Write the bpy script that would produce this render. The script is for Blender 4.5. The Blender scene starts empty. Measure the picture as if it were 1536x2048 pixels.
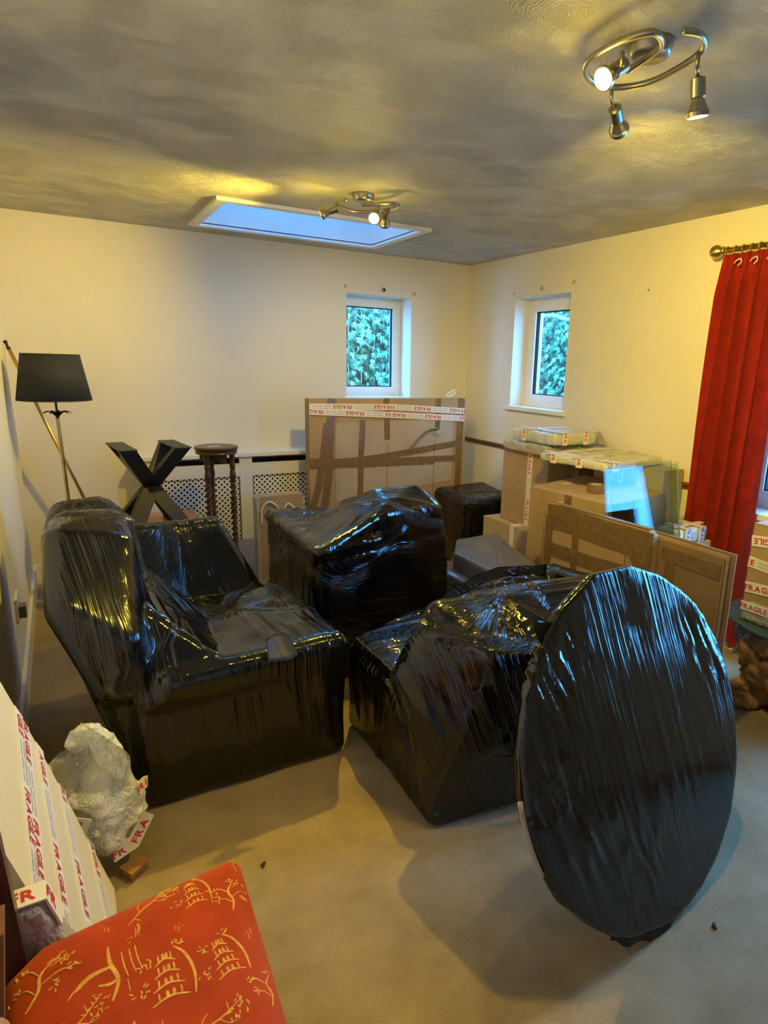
import bpy, bmesh, math, random
import numpy as np
from mathutils import Vector, Matrix, noise as mnoise

random.seed(7); np.random.seed(7)
S = bpy.context.scene
COL = S.collection
H = 2.4            # ceiling height
W = 3.487          # room width (right wall x=0, left wall x=-W), back wall y=0
FRONT = -6.4       # wall behind the photographer

# ------------------------------------------------------------------ camera
def make_camera():
    f, yaw, pitch, roll = 1258.72, 0.5334, 0.2313, 0.0296
    cy, sy, cp, sp = math.cos(yaw), math.sin(yaw), math.cos(pitch), math.sin(pitch)
    fw = Vector((sy*cp, cy*cp, -sp)); r = Vector((cy, -sy, 0)); u = r.cross(fw)
    cr, sr = math.cos(roll), math.sin(roll)
    r2, u2 = cr*r + sr*u, -sr*r + cr*u
    cam = bpy.data.cameras.new('camera'); o = bpy.data.objects.new('camera', cam); COL.objects.link(o)
    m = Matrix((r2, u2, -fw)).transposed().to_4x4(); m.translation = Vector((-3.2263, -4.9148, 1.56))
    o.matrix_world = m
    cam.sensor_fit = 'VERTICAL'; cam.sensor_height = 36; cam.sensor_width = 27
    cam.lens = f/2048*36
    cam.shift_x = -96.04/2048; cam.shift_y = -1.79/2048
    cam.clip_start = .02
    S.camera = o
make_camera()

# ------------------------------------------------------------------ world, exposure
S.view_settings.view_transform = 'Standard'; S.view_settings.look = 'None'
S.view_settings.gamma = 1; S.view_settings.use_curve_mapping = False
S.view_settings.exposure = 0.0
SKY_COL = (0.085, 0.405, 1.0)
SKY_STR = 30.0
LAMP_COL = (1.0, 0.73, 0.085)
SPOT_W = 118.0
LEAK_W = 1.3
wd = bpy.data.worlds.new('dusk_sky'); S.world = wd; wd.use_nodes = True
wn = wd.node_tree.nodes; bg = wn['Background']
bg.inputs[0].default_value = (*SKY_COL, 1); bg.inputs[1].default_value = SKY_STR

# ------------------------------------------------------------------ materials
def nmat(name):
    m = bpy.data.materials.new(name); m.use_nodes = True
    nt = m.node_tree; p = nt.nodes['Principled BSDF']
    return m, nt, p
def N(nt, typ, **kw):
    n = nt.nodes.new(typ)
    for k, v in kw.items():
        if k in n.inputs.keys() if isinstance(k, str) else False: n.inputs[k].default_value = v
        else: setattr(n, k, v)
    return n
def L(nt, a, b): nt.links.new(a, b)
def ramp(nt, fac, stops):
    r = nt.nodes.new('ShaderNodeValToRGB'); e = r.color_ramp.elements
    while len(e) < len(stops): e.new(.5)
    for i, (p, c) in enumerate(stops):
        e[i].position = p; e[i].color = (*c, 1) if len(c) == 3 else c
    L(nt, fac, r.inputs[0]); return r
def simple(name, col, rough=.5, metal=0, var=.12, vscale=8, bump=0, bscale=60, spec=.5, coord='Object', sheen=0):
    m, nt, p = nmat(name)
    p.inputs['Roughness'].default_value = rough; p.inputs['Metallic'].default_value = metal
    p.inputs['Specular IOR Level'].default_value = spec
    if sheen: p.inputs['Sheen Weight'].default_value = sheen
    tc = N(nt, 'ShaderNodeTexCoord')
    nz = N(nt, 'ShaderNodeTexNoise', Scale=vscale, Detail=5.0); L(nt, tc.outputs[coord], nz.inputs['Vector'])
    c0 = tuple(max(0, c*(1-var)) for c in col); c1 = tuple(min(1, c*(1+var)) for c in col)
    r = ramp(nt, nz.outputs['Fac'], [(.3, c0), (.7, c1)]); L(nt, r.outputs[0], p.inputs['Base Color'])
    if bump:
        n2 = N(nt, 'ShaderNodeTexNoise', Scale=bscale, Detail=4.0); L(nt, tc.outputs[coord], n2.inputs['Vector'])
        b = N(nt, 'ShaderNodeBump', Strength=bump, Distance=.01); L(nt, n2.outputs['Fac'], b.inputs['Height'])
        L(nt, b.outputs[0], p.inputs['Normal'])
    return m
def wood(name, c0, c1, rough=.4, scale=3, axis=(1, 14, 14)):
    m, nt, p = nmat(name); p.inputs['Roughness'].default_value = rough
    tc = N(nt, 'ShaderNodeTexCoord'); mp = N(nt, 'ShaderNodeMapping'); mp.inputs['Scale'].default_value = axis
    L(nt, tc.outputs['Object'], mp.inputs['Vector'])
    nz = N(nt, 'ShaderNodeTexNoise', Scale=scale, Detail=8.0, Distortion=.8); L(nt, mp.outputs[0], nz.inputs['Vector'])
    r = ramp(nt, nz.outputs['Fac'], [(.3, c0), (.7, c1)]); L(nt, r.outputs[0], p.inputs['Base Color'])
    b = N(nt, 'ShaderNodeBump', Strength=.15, Distance=.004); L(nt, nz.outputs['Fac'], b.inputs['Height']); L(nt, b.outputs[0], p.inputs['Normal'])
    return m
def film(name, col=(.004, .004, .0045), rough=.075, bump=.6, fscale=1.0, smooth=.5):
    """Stretch film: wrinkles follow the 'flow' attribute (x across the pull, y along it)."""
    m, nt, p = nmat(name)
    p.inputs['Base Color'].default_value = (*col, 1); p.inputs['IOR'].default_value = 1.5; p.inputs['Specular IOR Level'].default_value = .68
    at = N(nt, 'ShaderNodeAttribute'); at.attribute_name = 'flow'
    tc = N(nt, 'ShaderNodeTexCoord')
    def streak(sx, sy, det, rg=.6):
        mp = N(nt, 'ShaderNodeMapping'); mp.inputs['Scale'].default_value = (sx*fscale, sy*fscale, 1)
        L(nt, at.outputs['Vector'], mp.inputs['Vector'])
        n = N(nt, 'ShaderNodeTexNoise', Scale=1.0, Detail=det, Roughness=rg); L(nt, mp.outputs[0], n.inputs['Vector']); return n
    a = streak(42, 1.5, 2, .5); b = streak(150, 3.0, 2)
    msk = N(nt, 'ShaderNodeTexNoise', Scale=4.6, Detail=2.0); L(nt, tc.outputs['Object'], msk.inputs['Vector'])
    mr = ramp(nt, msk.outputs['Fac'], [(.38, (.10,)*3), (.60, (1,)*3)])
    fa = ramp(nt, a.outputs['Fac'], [(.46, (0,)*3), (.60, (.55,)*3), (.72, (1,)*3)])
    fb = ramp(nt, b.outputs['Fac'], [(.50, (0,)*3), (.72, (1,)*3)])
    ad = N(nt, 'ShaderNodeMath', operation='MULTIPLY_ADD'); L(nt, fb.outputs[0], ad.inputs[0]); ad.inputs[1].default_value = .22; L(nt, fa.outputs[0], ad.inputs[2])
    mu = N(nt, 'ShaderNodeMath', operation='MULTIPLY'); L(nt, ad.outputs[0], mu.inputs[0]); L(nt, mr.outputs[0], mu.inputs[1])
    crumple = N(nt, 'ShaderNodeTexVoronoi', Scale=30.0); crumple.feature = 'DISTANCE_TO_EDGE'
    wn_ = N(nt, 'ShaderNodeTexNoise', Scale=14.0, Detail=3.0); L(nt, tc.outputs['Object'], wn_.inputs['Vector'])
    wv_ = N(nt, 'ShaderNodeVectorMath', operation='MULTIPLY_ADD'); L(nt, wn_.outputs['Color'], wv_.inputs[0]); wv_.inputs[1].default_value = (.09, .09, .09); L(nt, tc.outputs['Object'], wv_.inputs[2])
    L(nt, wv_.outputs[0], crumple.inputs['Vector'])
    at2 = N(nt, 'ShaderNodeAttribute'); at2.attribute_name = 'crumple'
    m2 = N(nt, 'ShaderNodeMath', operation='MULTIPLY'); L(nt, crumple.outputs['Distance'], m2.inputs[0]); L(nt, at2.outputs['Fac'], m2.inputs[1])
    ad2 = N(nt, 'ShaderNodeMath', operation='MULTIPLY_ADD'); L(nt, m2.outputs[0], ad2.inputs[0]); ad2.inputs[1].default_value = 1.1; L(nt, mu.outputs[0], ad2.inputs[2])
    bp = N(nt, 'ShaderNodeBump', Strength=bump, Distance=.006); L(nt, ad2.outputs[0], bp.inputs['Height']); L(nt, bp.outputs[0], p.inputs['Normal'])
    rr = N(nt, 'ShaderNodeMapRange'); rr.inputs[3].default_value = rough*.55; rr.inputs[4].default_value = rough*1.9
    L(nt, msk.outputs['Fac'], rr.inputs[0]); rr.inputs[1].default_value = .3; rr.inputs[2].default_value = .7
    L(nt, rr.outputs[0], p.inputs['Roughness'])
    return m
def bubble(name, col=(.80, .80, .76), trans=.3, scale=110, bump=.4, cs=17.0, bd=.02):
    m, nt, p = nmat(name)
    p.inputs['Base Color'].default_value = (*col, 1); p.inputs['Roughness'].default_value = .09
    p.inputs['Transmission Weight'].default_value = trans; p.inputs['IOR'].default_value = 1.25; p.inputs['Specular IOR Level'].default_value = .9
    p.inputs['Subsurface Weight'].default_value = .0
    tc = N(nt, 'ShaderNodeTexCoord')
    v = N(nt, 'ShaderNodeTexVoronoi', Scale=float(scale), Randomness=.6); L(nt, tc.outputs['Object'], v.inputs['Vector'])
    nz = N(nt, 'ShaderNodeTexNoise', Scale=15.0, Detail=2.0, Distortion=2.0); L(nt, tc.outputs['Object'], nz.inputs['Vector'])
    wv = N(nt, 'ShaderNodeTexVoronoi', Scale=float(cs)); wv.feature = 'DISTANCE_TO_EDGE'
    mv = N(nt, 'ShaderNodeVectorMath', operation='MULTIPLY_ADD'); L(nt, nz.outputs['Color'], mv.inputs[0]); mv.inputs[1].default_value = (.10, .10, .10); L(nt, tc.outputs['Object'], mv.inputs[2]); L(nt, mv.outputs[0], wv.inputs['Vector'])
    ad = N(nt, 'ShaderNodeMath', operation='MULTIPLY_ADD'); L(nt, v.outputs['Distance'], ad.inputs[0]); ad.inputs[1].default_value = .28; L(nt, nz.outputs['Fac'], ad.inputs[2])
    ad2 = N(nt, 'ShaderNodeMath', operation='MULTIPLY_ADD'); L(nt, wv.outputs['Distance'], ad2.inputs[0]); ad2.inputs[1].default_value = 1.4; L(nt, ad.outputs[0], ad2.inputs[2])
    b = N(nt, 'ShaderNodeBump', Strength=bump, Distance=bd); L(nt, ad2.outputs[0], b.inputs['Height']); L(nt, b.outputs[0], p.inputs['Normal'])
    return m
def emis(name, col, st):
    m, nt, p = nmat(name); p.inputs['Base Color'].default_value = (1, 1, 1, 1)
    p.inputs['Emission Color'].default_value = (*col, 1); p.inputs['Emission Strength'].default_value = st; return m
def glassm(name, col=(.9, .97, .95), rough=0.0, f0=.045):
    m, nt, p = nmat(name)
    out = nt.nodes['Material Output']; nt.nodes.remove(p)
    # thin pane: mostly clear with fresnel reflection
    tr = N(nt, 'ShaderNodeBsdfTransparent'); tr.inputs[0].default_value = (*col, 1)
    gl = N(nt, 'ShaderNodeBsdfGlossy'); gl.inputs['Roughness'].default_value = rough
    lw = N(nt, 'ShaderNodeLayerWeight', Blend=.5); mx = N(nt, 'ShaderNodeMixShader')
    pw = N(nt, 'ShaderNodeMath', operation='POWER'); L(nt, lw.outputs['Facing'], pw.inputs[0]); pw.inputs[1].default_value = 4.5
    fr = N(nt, 'ShaderNodeMath', operation='MULTIPLY_ADD'); L(nt, pw.outputs[0], fr.inputs[0]); fr.inputs[1].default_value = .8; fr.inputs[2].default_value = f0
    L(nt, fr.outputs[0], mx.inputs[0]); L(nt, tr.outputs[0], mx.inputs[1]); L(nt, gl.outputs[0], mx.inputs[2]); L(nt, mx.outputs[0], out.inputs[0])
    return m

def wall_mat(name, col):
    m, nt, p = nmat(name); p.inputs['Roughness'].default_value = .75; p.inputs['Specular IOR Level'].default_value = .25
    tc = N(nt, 'ShaderNodeTexCoord'); nz = N(nt, 'ShaderNodeTexNoise', Scale=1.6, Detail=4.0); L(nt, tc.outputs['Object'], nz.inputs['Vector'])
    r = ramp(nt, nz.outputs['Fac'], [(.3, tuple(c*.95 for c in col)), (.7, col)]); L(nt, r.outputs[0], p.inputs['Base Color'])
    n2 = N(nt, 'ShaderNodeTexNoise', Scale=90.0, Detail=3.0); L(nt, tc.outputs['Object'], n2.inputs['Vector'])
    b = N(nt, 'ShaderNodeBump', Strength=.06, Distance=.004); L(nt, n2.outputs['Fac'], b.inputs['Height']); L(nt, b.outputs[0], p.inputs['Normal'])
    return m
def artex():
    m, nt, p = nmat('artex_ceiling'); p.inputs['Roughness'].default_value = .8; p.inputs['Specular IOR Level'].default_value = .2
    p.inputs['Base Color'].default_value = (.70, .655, .56, 1)
    tc = N(nt, 'ShaderNodeTexCoord')
    wp = N(nt, 'ShaderNodeTexNoise', Scale=9.0, Detail=3.0); L(nt, tc.outputs['Object'], wp.inputs['Vector'])
    mxv = N(nt, 'ShaderNodeVectorMath', operation='MULTIPLY_ADD'); L(nt, wp.outputs['Color'], mxv.inputs[0]); mxv.inputs[1].default_value = (.09, .09, 0); L(nt, tc.outputs['Object'], mxv.inputs[2])
    v = N(nt, 'ShaderNodeTexVoronoi', Scale=5.2); v.voronoi_dimensions = '2D'; L(nt, mxv.outputs[0], v.inputs['Vector'])
    s = N(nt, 'ShaderNodeMath', operation='MULTIPLY'); L(nt, v.outputs['Distance'], s.inputs[0]); s.inputs[1].default_value = 150
    si = N(nt, 'ShaderNodeMath', operation='SINE'); L(nt, s.outputs[0], si.inputs[0])
    nz = N(nt, 'ShaderNodeTexNoise', Scale=38.0, Detail=7.0, Roughness=.75, Distortion=1.2); L(nt, tc.outputs['Object'], nz.inputs['Vector'])
    mk = N(nt, 'ShaderNodeTexNoise', Scale=6.0, Detail=3.0); L(nt, tc.outputs['Object'], mk.inputs['Vector'])
    mr = ramp(nt, mk.outputs['Fac'], [(.38, (.05,)*3), (.62, (1,)*3)])
    k = N(nt, 'ShaderNodeMath', operation='MULTIPLY_ADD'); L(nt, si.outputs[0], k.inputs[0]); k.inputs[1].default_value = .13; L(nt, nz.outputs['Fac'], k.inputs[2])
    k2 = N(nt, 'ShaderNodeMath', operation='MULTIPLY'); L(nt, k.outputs[0], k2.inputs[0]); L(nt, mr.outputs[0], k2.inputs[1])
    mp = N(nt, 'ShaderNodeMapping'); mp.inputs['Scale'].default_value = (7, 16, 1); mp.inputs['Rotation'].default_value = (0, 0, .4); L(nt, mxv.outputs[0], mp.inputs['Vector'])
    br = N(nt, 'ShaderNodeTexNoise', Scale=1.6, Detail=6.0, Roughness=.72); L(nt, mp.outputs[0], br.inputs['Vector'])
    k3 = N(nt, 'ShaderNodeMath', operation='MULTIPLY_ADD'); L(nt, br.outputs['Fac'], k3.inputs[0]); k3.inputs[1].default_value = 1.6; L(nt, k2.outputs[0], k3.inputs[2])
    b = N(nt, 'ShaderNodeBump', Strength=.9, Distance=.022); L(nt, k3.outputs[0], b.inputs['Height']); L(nt, b.outputs[0], p.inputs['Normal'])
    return m
def carpet():
    m, nt, p = nmat('carpet'); p.inputs['Roughness'].default_value = .95; p.inputs['Specular IOR Level'].default_value = .1
    p.inputs['Sheen Weight'].default_value = .15
    tc = N(nt, 'ShaderNodeTexCoord')
    n1 = N(nt, 'ShaderNodeTexNoise', Scale=5.0, Detail=6.0, Roughness=.65); L(nt, tc.outputs['Object'], n1.inputs['Vector'])
    n2 = N(nt, 'ShaderNodeTexNoise', Scale=330.0, Detail=2.0); L(nt, tc.outputs['Object'], n2.inputs['Vector'])
    r = ramp(nt, n1.outputs['Fac'], [(.28, (.31, .225, .125)), (.5, (.40, .292, .165)), (.72, (.48, .36, .22))])
    r2 = ramp(nt, n2.outputs['Fac'], [(.3, (.62,)*3), (.7, (1.15,)*3)])
    mx = N(nt, 'ShaderNodeMix'); mx.data_type = 'RGBA'; mx.blend_type = 'MULTIPLY'; mx.inputs[0].default_value = 1
    L(nt, r.outputs[0], mx.inputs[6]); L(nt, r2.outputs[0], mx.inputs[7]); L(nt, mx.outputs[2], p.inputs['Base Color'])
    b = N(nt, 'ShaderNodeBump', Strength=.5, Distance=.006); L(nt, n2.outputs['Fac'], b.inputs['Height']); L(nt, b.outputs[0], p.inputs['Normal'])
    return m
def velvet(name, col, rim):
    m, nt, p = nmat(name); p.inputs['Roughness'].default_value = .85; p.inputs['Specular IOR Level'].default_value = .15
    p.inputs['Sheen Weight'].default_value = .5; p.inputs['Sheen Tint'].default_value = (*rim, 1)
    tc = N(nt, 'ShaderNodeTexCoord')
    n1 = N(nt, 'ShaderNodeTexNoise', Scale=14.0, Detail=5.0); L(nt, tc.outputs['Object'], n1.inputs['Vector'])
    n2 = N(nt, 'ShaderNodeTexNoise', Scale=420.0, Detail=2.0); L(nt, tc.outputs['Object'], n2.inputs['Vector'])
    r = ramp(nt, n1.outputs['Fac'], [(.3, tuple(c*.82 for c in col)), (.7, tuple(min(1, c*1.15) for c in col))]); L(nt, r.outputs[0], p.inputs['Base Color'])
    b = N(nt, 'ShaderNodeBump', Strength=.3, Distance=.003); L(nt, n2.outputs['Fac'], b.inputs['Height']); L(nt, b.outputs[0], p.inputs['Normal'])
    return m

M = dict(
 wall=wall_mat('cream_wall_paint', (.80, .745, .64)), ceil=artex(), carpet=carpet(),
 white=simple('white_gloss_paint', (.80, .79, .76), .35, var=.03), upvc=simple('white_frame', (.82, .83, .84), .3, var=.02),
 dado=wood('dado_wood', (.10, .035, .02), (.2, .08, .045)),
 film=film('black_stretch_film'), film2=film('black_stretch_film_fine', fscale=1.25, bump=.6, rough=.07),
 filmd=film('black_tabletop_film', fscale=1.6, bump=.26, rough=.075, col=(.003, .0032, .004)), filmg=film('grey_film', col=(.13, .125, .14), rough=.28, bump=.35),
 card=simple('cardboard', (.40, .27, .15), .75, var=.10, vscale=6, bump=.08, bscale=120, spec=.25),
 card2=simple('cardboard_pale', (.47, .35, .22), .75, var=.08, vscale=5, bump=.06, bscale=120, spec=.25),
  cardgrey=simple('cardboard_grey', (.42, .34, .27), .6, var=.1, vscale=5, bump=.15, bscale=30), carddark=simple('cardboard_dark', (.26, .165, .082), .75, var=.12, vscale=7, bump=.08, bscale=120, spec=.25),
 tape=simple('brown_parcel_tape', (.20, .122, .058), .22, var=.2, vscale=30, bump=.25, bscale=50),
 ftape=simple('white_printed_tape', (.78, .74, .68), .4, var=.04), red=simple('red_print', (.55, .015, .03), .5, var=.1),
 greyp=simple('grey_print', (.42, .38, .42), .5, var=.05),
 bub=bubble('bubble_wrap'), poly=bubble('clear_poly_wrap', (.62, .60, .55), .3, 40, .6),
 clear=bubble('clear_plastic_film', (.9, .9, .86), .85, 120, .6, 20, .02), crinkle=bubble('crumpled_bubble_wrap', (.90, .89, .82), .10, 120, .6, 24, .02), bubw=bubble('bubble_wrap_white', (.78, .78, .77), .1, 130, .35),
 roofglass=glassm('sky_dimming_roof_glass', (.31, .38, .40)), glass=glassm('window_glass', (.93, .98, .97)), sheet=glassm('glass_sheet', (.92, .97, .98), f0=.018), tglass=glassm('table_glass', (.84, .91, .93)),  # roof pane tint is added to hold back sky light in the shaft
 gedge=simple('glass_edge', (.10, .28, .26), .15, var=.05), gedgeblue=simple('glass_table_edge', (.05, .10, .14), .08, var=.05),
 brass=simple('brass', (.62, .43, .14), .28, 1, var=.15, vscale=30), nickel=simple('brushed_nickel', (.42, .38, .31), .32, 1, var=.06, vscale=40),
 shade=simple('black_shade_cloth', (.022, .022, .024), .8, var=.1, vscale=60, bump=.1, bscale=300), shadein=simple('shade_lining', (.05, .045, .04), .7),
 leafm=simple('dark_bronze_leaf', (.06, .045, .02), .4, .8), steel=simple('black_powder_coat', (.013, .012, .012), .5, var=.15, vscale=20, bump=.05, bscale=200),
 walnut=wood('dark_walnut', (.045, .018, .010), (.12, .05, .028), .32), oak=wood('orange_wood', (.30, .115, .04), (.42, .18, .07), .3, axis=(1.5, 12, 12)),
 carve=wood('carved_root_wood', (.14, .055, .02), (.50, .25, .09), .45, 6, (3, 3, 3)), mahog=wood('mahogany', (.035, .012, .008), (.10, .036, .02), .35, axis=(12, 12, 1)),
 rail=wood('mid_wood', (.18, .075, .03), (.30, .14, .06), .4, axis=(12, 12, 1)),
 velvet=velvet('orange_red_velvet', (.42, .040, .007), (1, .35, .1)), gold=simple('golden_weave', (.72, .36, .06), .7, var=.25, vscale=90, bump=.3, bscale=400),
 curtain=velvet('red_curtain_cloth', (.50, .036, .030), (1, .25, .12)), hem=simple('curtain_heading_tape', (.62, .50, .42), .8),
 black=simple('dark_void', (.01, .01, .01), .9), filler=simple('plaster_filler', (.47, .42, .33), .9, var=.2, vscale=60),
 bulb=emis('lit_bulb', (1, .82, .42), 60), bulbdim=emis('lit_bulb_side', (1, .85, .5), 25),
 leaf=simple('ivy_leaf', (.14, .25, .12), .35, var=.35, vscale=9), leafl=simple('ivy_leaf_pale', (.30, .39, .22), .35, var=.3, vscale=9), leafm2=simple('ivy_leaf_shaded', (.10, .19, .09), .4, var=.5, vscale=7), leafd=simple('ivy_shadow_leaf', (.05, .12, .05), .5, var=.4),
 fence=wood('weathered_fence', (.08, .05, .03), (.17, .11, .06), .8, axis=(12, 12, 1)), bark=simple('bark', (.35, .32, .28), .8, var=.3, vscale=30),
 cable=simple('white_cable', (.75, .73, .70), .4), plug=simple('white_plastic', (.75, .74, .70), .35), darkp=simple('dark_switch', (.10, .11, .14), .4),
 foam=simple('cream_board', (.66, .56, .36), .7, var=.05, vscale=4, bump=.05), crumb=simple('dark_crumb', (.03, .02, .015), .8),
 rope=simple('beige_edge', (.40, .34, .25), .6, var=.2), tan=simple('tan_lining', (.36, .29, .19), .8, var=.15), suede=simple('tan_fuzz', (.40, .17, .04), .95, var=.3, vscale=40, bump=.6, bscale=200, sheen=.6),
 ground=simple('dark_soil', (.06, .06, .04), .9, var=.4),
)

# ------------------------------------------------------------------ mesh helpers
def V(*a): return Vector(a)
def link(name, me, mat=None, parent=None, origin=None):
    o = bpy.data.objects.new(name, me); COL.objects.link(o)
    if mat: me.materials.clear(); me.materials.append(mat)
    if parent is not None:
        o.parent = parent
        base = parent
        while base.parent: base = base.parent
        me.transform(Matrix.Translation(-base.location))
    elif origin is not None:
        me.transform(Matrix.Translation(-Vector(origin))); o.location = origin
    return o
def bmo(name, bm, mat=None, parent=None, origin=None, smooth=False, bevel=0, seg=2):
    if bevel:
        es = [e for e in bm.edges if len(e.link_faces) == 2 and e.calc_face_angle(0) > .6]
        bmesh.ops.bevel(bm, geom=es, offset=bevel, segments=seg, affect='EDGES', profile=.5, clamp_overlap=True)
    me = bpy.data.meshes.new(name); bmesh.ops.recalc_face_normals(bm, faces=bm.faces); bm.to_mesh(me); bm.free()
    if smooth:
        for p in me.polygons: p.use_smooth = True
    return link(name, me, mat, parent, origin)
def thing(name, label, cat, loc=(0, 0, 0), group=None):
    o = bpy.data.objects.new(name, None); COL.objects.link(o); o.location = loc; o.empty_display_size = .1
    o['label'] = label; o['category'] = cat
    if group: o['group'] = group
    return o
def tag(o, label, cat, group=None):
    o['label'] = label; o['category'] = cat
    if group: o['group'] = group
    return o
def struct(o): o['kind'] = 'structure'; return o
def box(bm, x0, x1, y0, y1, z0, z1):
    vs = [bm.verts.new((x, y, z)) for x in (x0, x1) for y in (y0, y1) for z in (z0, z1)]
    for f in ((0, 1, 3, 2), (4, 6, 7, 5), (0, 4, 5, 1), (2, 3, 7, 6), (0, 2, 6, 4), (1, 5, 7, 3)): bm.faces.new([vs[i] for i in f])
    return vs
def prism(bm, poly, z0, z1):
    """poly: list of (x,y) or (x,y) + extrude in z"""
    a = [bm.verts.new((p[0], p[1], z0)) for p in poly]; b = [bm.verts.new((p[0], p[1], z1)) for p in poly]
    n = len(poly); bm.faces.new(a[::-1]); bm.faces.new(b)
    for i in range(n): bm.faces.new((a[i], a[(i+1) % n], b[(i+1) % n], b[i]))
    return a + b
def slab(bm, quad, n, t):
    """quad of 4+ Vectors thickened by t along n"""
    a = [bm.verts.new(q) for q in quad]; b = [bm.verts.new(Vector(q)+Vector(n)*t) for q in quad]
    k = len(quad); bm.faces.new(a[::-1]); bm.faces.new(b)
    for i in range(k): bm.faces.new((a[i], a[(i+1) % k], b[(i+1) % k], b[i]))
def frame(d):
    d = Vector(d).normalized(); a = Vector((0, 0, 1)) if abs(d.z) < .9 else Vector((1, 0, 0))
    u = d.cross(a).normalized(); return u, d.cross(u).normalized()
def tube(bm, pts, r, n=12, caps=True, closed=False):
    pts = [Vector(p) for p in pts]; rs = [float(q) for q in r] if isinstance(r, (list, tuple)) else [float(r)]*len(pts); rings = []
    u = None
    for i, p in enumerate(pts):
        if closed: d = pts[(i+1) % len(pts)]-pts[i-1]
        else: d = pts[min(i+1, len(pts)-1)]-pts[max(i-1, 0)]
        d.normalize()
        if u is None: u, v = frame(d)
        else:
            u = (u-d*u.dot(d)).normalized(); v = d.cross(u)
        rings.append([bm.verts.new(p+rs[i]*(math.cos(2*math.pi*k/n)*u+math.sin(2*math.pi*k/n)*v)) for k in range(n)])
    m = len(rings)
    for i in range(m if closed else m-1):
        A, B = rings[i], rings[(i+1) % m]
        for k in range(n): bm.faces.new((A[k], A[(k+1) % n], B[(k+1) % n], B[k]))
    if caps and not closed: bm.faces.new(rings[0][::-1]); bm.faces.new(rings[-1])
def lathe(bm, prof, c, n=32, axis=(0, 0, 1)):
    """prof: (r, h) list about axis through c"""
    ax = Vector(axis).normalized(); u, v = frame(ax); c = Vector(c); rings = []
    for r, h in prof:
        rings.append([bm.verts.new(c+ax*h+r*(math.cos(2*math.pi*k/n)*u+math.sin(2*math.pi*k/n)*v)) for k in range(n)])
    for A, B in zip(rings, rings[1:]):
        for k in range(n): bm.faces.new((A[k], A[(k+1) % n], B[(k+1) % n], B[k]))
    if prof[0][0] > 1e-6: bm.faces.new(rings[0][::-1])
    if prof[-1][0] > 1e-6: bm.faces.new(rings[-1])
def bezpath(pts, n=8):
    P = [Vector(p) for p in pts]; out = []
    for i in range(len(P)-1):
        p0, p1, p2, p3 = P[max(i-1, 0)], P[i], P[i+1], P[min(i+2, len(P)-1)]
        for k in range(n):
            t = k/n
            out.append(.5*((2*p1)+(p2-p0)*t+(2*p0-5*p1+4*p2-p3)*t*t+(3*p1-p0-3*p2+p3)*t**3))
    out.append(P[-1]); return out

# --- numpy value noise
def vnoise(x, y, seed=0):
    xi = np.floor(x).astype(np.int64); yi = np.floor(y).astype(np.int64); xf = x-xi; yf = y-yi
    def h(a, b):
        n = (a*374761393 + b*668265263 + seed*1442695041) & 0xFFFFFFFF
        n = ((n ^ (n >> 13))*1274126177) & 0xFFFFFFFF
        return ((n ^ (n >> 16)) & 0xFFFF)/65535.0
    u = xf*xf*(3-2*xf); v = yf*yf*(3-2*yf)
    return (h(xi, yi)*(1-u)+h(xi+1, yi)*u)*(1-v)+(h(xi, yi+1)*(1-u)+h(xi+1, yi+1)*u)*v
def ridged(x, y, seed=0): return 1-np.abs(2*vnoise(x, y, seed)-1)

ICO = None
def ico():
    global ICO
    if ICO is None:
        b = bmesh.new(); bmesh.ops.create_icosphere(b, subdivisions=2, radius=1); ICO = [v.co.copy() for v in b.verts]; b.free()
    return ICO
def rhull(pts, r):
    """convex hull of spheres at pts -> (verts, faces)"""
    b = bmesh.new()
    for p in pts:
        q = Vector(p[:3]); rr = p[3] if len(p) > 3 else r
        for d in ico(): b.verts.new(q+d*rr)
    res = bmesh.ops.convex_hull(b, input=b.verts, use_existing_faces=False)
    junk = [g for g in res['geom_interior'] if isinstance(g, bmesh.types.BMVert)]
    bmesh.ops.delete(b, geom=list(set(junk)), context='VERTS')
    bmesh.ops.delete(b, geom=[v for v in b.verts if not v.link_faces], context='VERTS')
    me = bpy.data.meshes.new('tmp'); b.to_mesh(me); b.free(); return me
def remeshed(hulls, voxel, smooth):
    bm = bmesh.new()
    for me in hulls:
        bm.from_mesh(me); bpy.data.meshes.remove(me)
    me = bpy.data.meshes.new('tmp'); bm.to_mesh(me); bm.free()
    o = bpy.data.objects.new('tmp', me); COL.objects.link(o)
    md = o.modifiers.new('r', 'REMESH'); md.mode = 'VOXEL'; md.voxel_size = voxel
    if smooth:
        sm = o.modifiers.new('s', 'SMOOTH'); sm.iterations = smooth; sm.factor = .5
    dg = bpy.context.evaluated_depsgraph_get(); dg.update()
    out = bpy.data.meshes.new_from_object(o.evaluated_get(dg))
    bpy.data.objects.remove(o); bpy.data.meshes.remove(me)
    return out
def arr(me, what='vertices', attr='co'):
    c = getattr(me, what); a = np.empty(len(c)*3); c.foreach_get(attr, a); return a.reshape(-1, 3)
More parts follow.
